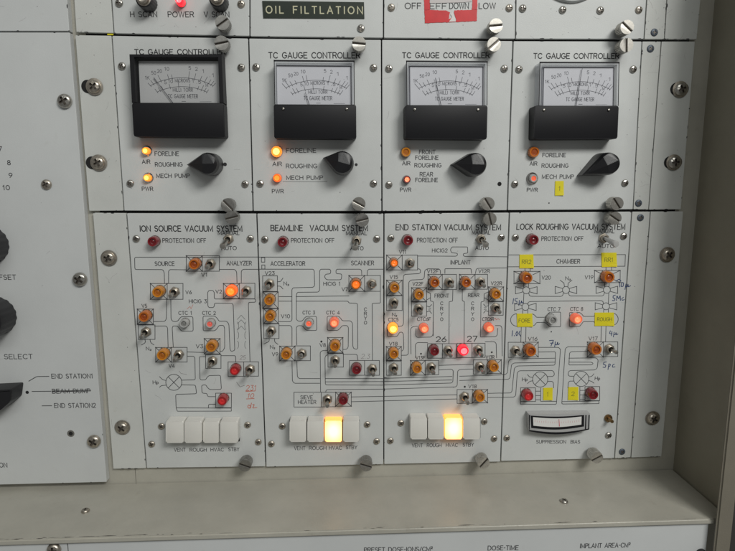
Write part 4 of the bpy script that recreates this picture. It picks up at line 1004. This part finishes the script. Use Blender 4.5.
p.l([(596, 312.9), (594.1, 316.4), (583.6, 316.4), (581.6, 313.8), (579.6, 312.5), (569.4, 312.6), (569.5, 326.6), (579.6, 326.5), (581.6, 324), (583.4, 321.6), (594, 321.6), (596, 325.6)], .8); p.circ(612, 319.2, 6.2, 14, -90, 90)
A_(p, 'CTC 7', 547.7, 560, 310.9, 3.4); A_(p, 'CTC 8', 570.3, 582.8, 310.7, 3.4)
A_(p, 'V16', 528.1, 537.2, 340.6, 3.4); A_(p, 'V17', 588.6, 597.3, 340.2, 3.4)
p.rect(508.2, 342.3, 523.2, 357.4); p.lbox(523.2, 342.2, 538.3, 357); p.lbox(587.3, 342, 603.4, 357); p.rect(603.4, 341.9, 617.8, 356.6)
p.l([(538.3, 347.4), (558.6, 347.4), (560.5, 349.4), (556.4, 404.4), (520.4, 404.2)], 1.2); p.l([(538.3, 352.1), (555, 351.8), (555.5, 353), (555, 365.2), (517.2, 366), (514.4, 368), (511.9, 391.6), (510.4, 393), (500.9, 393.2)])
p.l([(554.9, 358.2), (511.6, 358.9), (508.6, 360.6), (507.4, 372.8), (505.8, 374.4), (501.6, 374.8)]); p.l([(554.9, 362.2), (514, 363), (511.5, 364.6), (510, 378), (508.2, 379.4), (501.4, 379.6)])
p.l([(501, 397.5), (514, 397.1), (515.7, 395.6), (517.3, 372.6), (519.3, 370.8), (552.4, 370.6), (554, 372), (554.4, 375), (552.8, 376.4), (547.7, 376.6)])
p.pump(540.2, 379.5, 7.6); p.l([(547.7, 381.4), (552, 381.4), (553.4, 382.6), (553.6, 388)]); A_(p, 'Hp', 522.2, 527.3, 381, 3.3)
p.l([(533, 377.4), (529.8, 377.3), (527.5, 374.6)]); p.l([(533, 380.8), (529.8, 381.3), (527.5, 383.6)])
p.rect(520.6, 387.9, 535.5, 401.6); p.l([(540.8, 388), (540.6, 401.4)], 0)
for y in (391.2, 395.6, 399.8): p.l([(535.5, y), (540.8, y)], 0)
p.l([(520.6, 401.6), (520.4, 404.2)], 0); p.l([(541.2, 401.4), (556.2, 401.4)], 0)
p.l([(587.3, 346.8), (567.6, 346.8), (565.2, 348.8), (561.8, 404.1), (598.9, 403.7)], 1.2); p.l([(587.3, 351.3), (571, 351.8), (569.6, 353), (568.9, 365), (591.6, 364.9), (593.4, 363.6), (591.6, 362.2), (569.4, 362.2)], 1.0)
p.l([(568.8, 358.2), (596, 357.9), (598.2, 359.8), (597.2, 368.4), (594.6, 370), (570, 370.6), (568.4, 372), (568.1, 375), (569.4, 376.2), (573.5, 376.3)])
p.pump(581.2, 378.9, 7.6); p.l([(573.6, 381.1), (569.6, 381.2), (568.3, 382.4), (567.9, 388)]); A_(p, 'Hp', 594.9, 599.8, 380, 3.3)
p.l([(588.4, 376.9), (591.7, 376.6), (594, 373.8)]); p.l([(588.4, 380.5), (591.7, 381.4), (594, 383.2)])
p.rect(585, 386.6, 599.7, 400.7); p.l([(579.9, 387), (579.8, 401)], 0)
for y in (390.4, 395, 399.8): p.l([(579.9, y), (585, y)], 0)
p.l([(562.1, 401.7), (598.9, 401), (598.9, 403.7)], 0)
p.t('SUPPRESSION  BIAS', 536.3, 579.8, 443.5, 3.3, **SM); p.dot(551.3, 331.8, .0006, 1)
def hand(strokes): 
    for s in strokes: p.l(s, .7, w=.00066, mi=2)
hand([[(513.6, 298.6), (512.8, 304)], [(517.6, 298.4), (515.2, 298.8), (515, 301), (517.2, 301.4), (516.6, 304), (514.6, 304)], [(518.8, 305.5), (519.4, 300.4)], [(519.2, 303), (520.8, 303.4), (521.6, 300.6), (522, 303.4), (523.6, 302)]])
hand([[(619.4, 281.8), (619.8, 287)], [(621.6, 282.4), (621, 286.6), (623.2, 286.4), (623.6, 282.8), (621.6, 282.4)], [(625, 289.4), (626, 284)], [(625.6, 286.6), (627.6, 286.8), (628, 284), (628.4, 287), (630.6, 285.6)], [(616, 281.4), (619, 279), (621, 281)]])
hand([[(615.4, 295.2), (613.2, 295.6), (613, 298), (615.2, 298.6), (614.4, 300.8), (612.4, 300.4)], [(616.4, 300.6), (617, 295.6), (618.6, 299), (620.2, 295.6), (620.4, 300.4)], [(623.4, 297.4), (621.8, 298.4), (622, 300.4), (624.4, 299.6)]])
hand([[(512.6, 330.6), (512, 336)], [(514.4, 335.4), (514.6, 336)], [(517, 331.4), (515.8, 333.6), (516.6, 336), (518.2, 334), (517, 331.4)], [(520, 331), (518.8, 333.4), (520.6, 336.2)]])
hand([[(549.4, 340.6), (553.6, 340.2), (551, 346)], [(550.4, 343.2), (553.4, 343)], [(554.6, 347.4), (555.4, 341.8)], [(555, 344.6), (557, 345), (557.6, 342), (558, 345), (559.6, 343.6)]])
hand([[(610.4, 330.8), (609.4, 333.6), (612.2, 333.8)], [(612, 331.4), (611.4, 335.8)], [(613.4, 337), (614.2, 332.2)], [(613.8, 334.4), (615.6, 334.6), (616, 332.4), (616.4, 335), (618, 334)]])
hand([[(606.4, 362), (603.8, 362.4), (603.4, 364.6), (606, 365.2), (605.2, 367.6), (603, 367.2)], [(608, 369.6), (608.8, 363.8), (610.6, 364.4), (609.6, 366.6), (608.4, 366.4)], [(614.4, 364.2), (612.4, 365.2), (612.6, 367.4), (615, 366.8)]])
p.done()
for x, y, k in ((526.9, 278, 'orange'), (608.8, 277.2, 'orange'), (530.7, 350.9, 'orange'), (596, 349.4, 'orange')): lamp(p.root, x, y, k, 6.0)
lamp(p.root, 552.6, 320, 'clear', 5, .0075, 'dull_steel'); lamp(p.root, 577.4, 319.2, 'pink', 5.2, .0075, 'clear_lens')
lamp(p.root, 528.4, 396, 'red_dim', 5.4); lamp(p.root, 593, 394.6, 'red', 5.4)
toggle(p.root, 515.8, 350.6, 'mid'); toggle(p.root, 609.8, 348.8, 'mid')
for x, y in ((515.7, 237.4), (624, 236.2), (608.7, 435.6)): screw(p.root, x, y)
screw(p.root, 507, 438.4, SCREW_DARK)
loc = P(609.5, 419.3, .003); loc.y = 0     # worn bronze stud
bm = bmesh.new(); lathe(bm, [(.0034, 0), (.0034, .0016), (.0016, .0018), (.0015, .008), (.0010, .0088), (0, .0088)], 14); link('stud', mesh(bm, 'bronze', True), p.root, loc)
# edgewise meter
bm = bmesh.new(); hb = .0075
out = [(528.8, 414.2), (590.2, 413.6), (589.4, 429.6)] + [(589.4-60*t, 429.6+1.6*t+4.2*math.sin(math.pi*t)) for t in (.1, .2, .3, .4, .5, .6, .7, .8, .9, 1)]
prism(bm, [P(x, y, hb) for x, y in out], 0, -hb, bevel=.0004); em = world_obj('edge_meter', bm, 'clear_housing', p.root, True)
def band(name, top, bot, m, h):
    bm = bmesh.new(); n = 16
    T = [P(top[0][0]+(top[1][0]-top[0][0])*i/n, top[0][1]+(top[1][1]-top[0][1])*i/n+top[2]*math.sin(math.pi*i/n), h) for i in range(n+1)]
    B = [P(bot[0][0]+(bot[1][0]-bot[0][0])*i/n, bot[0][1]+(bot[1][1]-bot[0][1])*i/n+bot[2]*math.sin(math.pi*i/n), h) for i in range(n+1)]
    t = [bm.verts.new(q) for q in T]; b = [bm.verts.new(q) for q in B]
    for i in range(n): bm.faces.new((t[i], t[i+1], b[i+1], b[i]))
    return world_obj(name, bm, m, em)
band('dark_frame', ((530.6, 415.6), (584.2, 415.0), 1.3), ((531.2, 428.0), (584, 426.6), 2.4), 'black_satin', hb+.00005)
sf = band('scale_face', ((533, 417.2), (581.6, 416.6), 1.5), ((533.4, 425.7), (581.4, 424.6), 2.0), 'white_paper', hb+.00010)
band('dark_frame', ((529.0, 429.9), (588.6, 428.6), 3.0), ((529.2, 431.4), (588.4, 429.8), 3.9), 'black_satin', hb+.00005)
bm = bmesh.new()
for x0, x1 in ((528.9, 530.2), (585.4, 586.6), (588.6, 589.8)): prism(bm, [P(x, y, hb+.0001) for x, y in ((x0, 415.0), (x1, 415.0), (x1-.5, 429.6), (x0-.5+(.6 if x0 < 540 else 0), 429.8))], -hb, -hb-.0001)
world_obj('end_bars', bm, 'black_satin', em)
bm = bmesh.new()
for i in range(21):
    x = 535+i*2.2; y = 421.8+1.6*math.sin(math.pi*(x-532)/49); ribbon(bm, [P(x, y, hb+.00012), P(x, y-(1.6 if i % 5 else 2.6), hb+.00012)], .00016)
world_obj('scale_ticks', bm, 'dial_red', sf)
bm = bmesh.new(); prism_line(bm, P(559, 419.2, hb+.0002), P(559.4, 426.4, hb+.0002), .0005); world_obj('needle', bm, 'dial_red', em)

# ------------------------------------------------------------------ yellow stickers
def sticker(label, quad, s, tx, tb, h, rot=0):
    o = flat('yellow_sticker', quad, label, 'sticker', 'yellow_paper', .0003, .00025, None, 'yellow paper stickers on the panels')
    me = o.data; b2 = bmesh.new(); b2.from_mesh(me); bmesh.ops.subdivide_edges(b2, edges=b2.edges[:], cuts=4, use_grid_fill=True)
    mxx = max(v.co.x for v in b2.verts); mnz = min(v.co.z for v in b2.verts)
    for v in b2.verts:      # the lower right corner has lifted
        d = max(0, 1-(abs(v.co.x-mxx)+abs(v.co.z-mnz))/.007); v.co.y -= .0007*d*d
    b2.to_mesh(me); b2.free()
    bm = bmesh.new(); text(bm, s, tx[0], tx[1], tb, h, w=.00045, hgt=.0006); world_obj('lettering', bm, 'faded_ink', o)
sticker('yellow sticker lettered RR2 at the left end of the chamber box', [(519.5, 254.6), (533.2, 254.4), (533.7, 268.1), (519.4, 268.2)], 'RR2', (522, 531), 263.8, 4)
sticker('yellow sticker lettered RR1 at the right end of the chamber box', [(601.3, 252.7), (616.4, 252.6), (616.8, 266.6), (601.8, 267)], 'RR1', (604.6, 612.6), 261.8, 4)
sticker('yellow sticker lettered FORE left of the clear CTC 7 lamp', [(516.8, 313.7), (532.2, 313.5), (532.7, 326.6), (517.2, 326.9)], 'FORE', (518.8, 530), 322.4, 3.6)
sticker('wide yellow sticker lettered ROUGH right of the glowing CTC 8 lamp', [(594.7, 312.6), (613.8, 312.5), (614, 325.8), (594.6, 325.9)], 'ROUGH', (597.2, 611.6), 321, 3.4)
sticker('yellow sticker marked 1 beside the left red lamp of the lock roughing panel', [(543.3, 387.9), (552.7, 387.7), (552.3, 400), (543.2, 400.2)], '1', (546.9, 548), 396.3, 4)
sticker('yellow sticker marked 2 beside the dark red lamp of the lock roughing panel', [(568.2, 387.2), (578.3, 387), (578.2, 399.9), (567.9, 400.1)], '2', (571.4, 574.2), 395.8, 4)
sticker('small yellow sticker marked 1 under the MECH PUMP lettering of a gauge controller', [(555.2, 181), (563.7, 180.9), (563.5, 195.3), (554.8, 195.6)], '1', (558.8, 560), 190.4, 4)

# ------------------------------------------------------------------ consoles at left and below
p = Panel('control_console', 'large plain white console panel at top left with nothing printed on it', 'console', [(-60, -14), (66.4, -14), (69.6, 31.2), (-60, 31.2)], 'paint_console', y=-.003, th=.006); p.done()
p = Panel('control_console', 'large white console panel at left with dark knobs and END STATION lettering', 'console', [(-60, 31.9), (69.8, 31.9), (107, 482.4), (-60, 486.5)], 'paint_console', y=-.003, th=.006)
T = dict(w=.00056, mi=1)
p.t('7', -1.4, 1.9, 151, 4.4, **T); p.t('8', 7.6, 10.6, 164.8, 4.4, **T); p.t('9', 9.2, 12.4, 177.5, 4.4, **T); p.t('10', 3.0, 9.8, 189.8, 4.4, **T)
p.t('OFFSET', -10.5, 16, 279.5, 4.6, **T); p.t('TARGET SELECT', -31, 32.6, 359.2, 4.5, base1=358.8, **T)
p.t('END STATION1', 51.8, 92.6, 378.4, 4.3, base1=378.2, **T); p.t('BEAM DUMP', 52.5, 90.3, 393.4, 4.2, base1=393, **T); p.t('END STATION2', 54.6, 95.7, 407.8, 4.3, base1=407.6, **T); p.t('ON', -.5, 7.2, 467.4, 4.4, **T)
p.l([(52, 391.8), (90.6, 390.9)], 0, w=.0007, mi=1); p.l([(53, 390.4), (70, 390.8), (89, 389.8)], .5, w=.0004, mi=1)
p.l([(28.8, 381.2), (36.6, 376.6), (49, 376.4)], 1.5, w=.0006); p.l([(32, 391.5), (51, 391.3)], 0, w=.0006); p.l([(42, 405.9), (51.8, 405.8)], 0, w=.0006)
p.dot(27.2, 392.4, .0014, 1); p.done()
r_ = p.root; r_['y'] = -.003
round_knob(r_, -11.2, 245, 20.6, .020, flutes=1); round_knob(r_, -4, 316, 21, .020, flutes=1)
def big_pointer():
    h = .017; px = [(20.8, 384), (19.2, 397), (9, 406), (-6, 414), (-24, 413), (-36, 400), (-30, 388), (-12, 385.6)]
    bm = bmesh.new(); q = [P(x, y, .007) for x, y in px]; prism(bm, round_poly(q, .0014, 3), -.003, -h, taper=.93, bevel=.0014)
    world_obj('pointer_knob', bm, 'black_plastic', r_, True)
big_pointer(); del r_['y']
def cbolt(x, y, me, sc_=1.0):
    loc = P(x, y, .004); loc.y = -.003; b = link('screw', me, r_, loc, roty=random.uniform(0, 1.5)); b.scale = (sc_,)*3
for x, y, m, s in ((64.6, 101, BOLT_SHINY, 1.08), (46.1, 184.5, SCREW_DARK, 1.4), (79.8, 279.4, BOLT_SHINY, 1.12), (93.9, 441.5, BOLT, 1.1)): cbolt(x, y, m, s)
q = P(70.8, 433.6, .003); q.y = -.003; link('screw_hole', HOLE, r_, q)
bm = bmesh.new(); lathe(bm, [(.0030, 0), (.0030, .00008), (.0017, .00008)], 20); link('bare_metal_ring', mesh(bm, 'steel'), r_, q)

YB = -.0705      # the dose console's face, just behind the shelf's front lip
pt = lambda x, y: P(x, y, -YB)
zt = ZS-.0052
xa, xb = pt(67.5, 548).x, .2806
def low_panel(name, label, x0, x1):
    root = thing(name, label, 'console panel', ((x0+x1)/2, YB+.004, zt-.06))
    bm = bmesh.new(); prism(bm, [Vector((x0, 0, zt-.12)), Vector((x1, 0, zt-.12)), Vector((x1, 0, zt)), Vector((x0, 0, zt))], YB+.004, YB, bevel=.0004)
    world_obj('face_plate', bm, 'paint_console', root); return root
lp = low_panel('dose_console', 'white dose console below the shelf, lettered DOSE TIME, only its top in view', xa+.0004, xb)
kk = dict(w=.00055, hgt=-YB+.00008)
def lt_(s, x0, x1, b0, b1):
    bm = bmesh.new(); text(bm, s, x0, x1, b0, 4.3, base1=b1, **kk); world_obj('printed_lettering', bm, 'small_ink', lp)
lt_('PRESET DOSE-IONS/CM²', 364.3, 432.4, 552.3, 551.2); lt_('DOSE-TIME', 487.9, 518.2, 550.4, 550); lt_('IMPLANT AREA-CM²', 580.2, 630, 548.2, 547.3)
q = pt(700.5, 553.5); bm = bmesh.new(); lathe(bm, [(.0042, 0), (.0042, .004), (.0032, .005), (0, .005)], 24); link('knob', mesh(bm, 'black_plastic', True), lp, q)
lp2 = low_panel('lower_ear', 'white rack ear below the shelf at bottom left with one brass bolt', -.60, xa-.0004)
q = pt(54.5, 549); q.y = YB; link('bolt', BOLT, lp2, q)

# ------------------------------------------------------------------ light
w = bpy.data.worlds.new('World'); sc.world = w; w.use_nodes = True
bg = w.node_tree.nodes['Background']; bg.inputs['Color'].default_value = (.97, .98, .95, 1); bg.inputs['Strength'].default_value = .16
def area(name, d, dist, size, sy, watts, col, tgt=Vector((0, 0, -.08))):
    l = bpy.data.lights.new(name, 'AREA'); l.shape = 'RECTANGLE'; l.size = size; l.size_y = sy; l.energy = watts; l.color = col
    o = bpy.data.objects.new(name, l); COL.objects.link(o); v = Vector(d).normalized(); o.location = tgt+v*dist
    o.rotation_euler = (-v).to_track_quat('-Z', 'Y').to_euler(); return o
area('ceiling_lamp', (.58, -1, .82), 1.7, .58, .36, 14.8, (1, .99, .95))
area('ceiling_lamp_far', (.05, -1, .75), 2.6, 1.6, .7, 12, (.97, 1, .97))

sc.view_settings.view_transform = 'Standard'; sc.view_settings.look = 'None'; sc.view_settings.exposure = 0; sc.view_settings.gamma = 1
sc.render.engine = 'CYCLES'; sc.cycles.max_bounces = 8; sc.cycles.transparent_max_bounces = 12; sc.cycles.caustics_reflective = False; sc.cycles.caustics_refractive = False
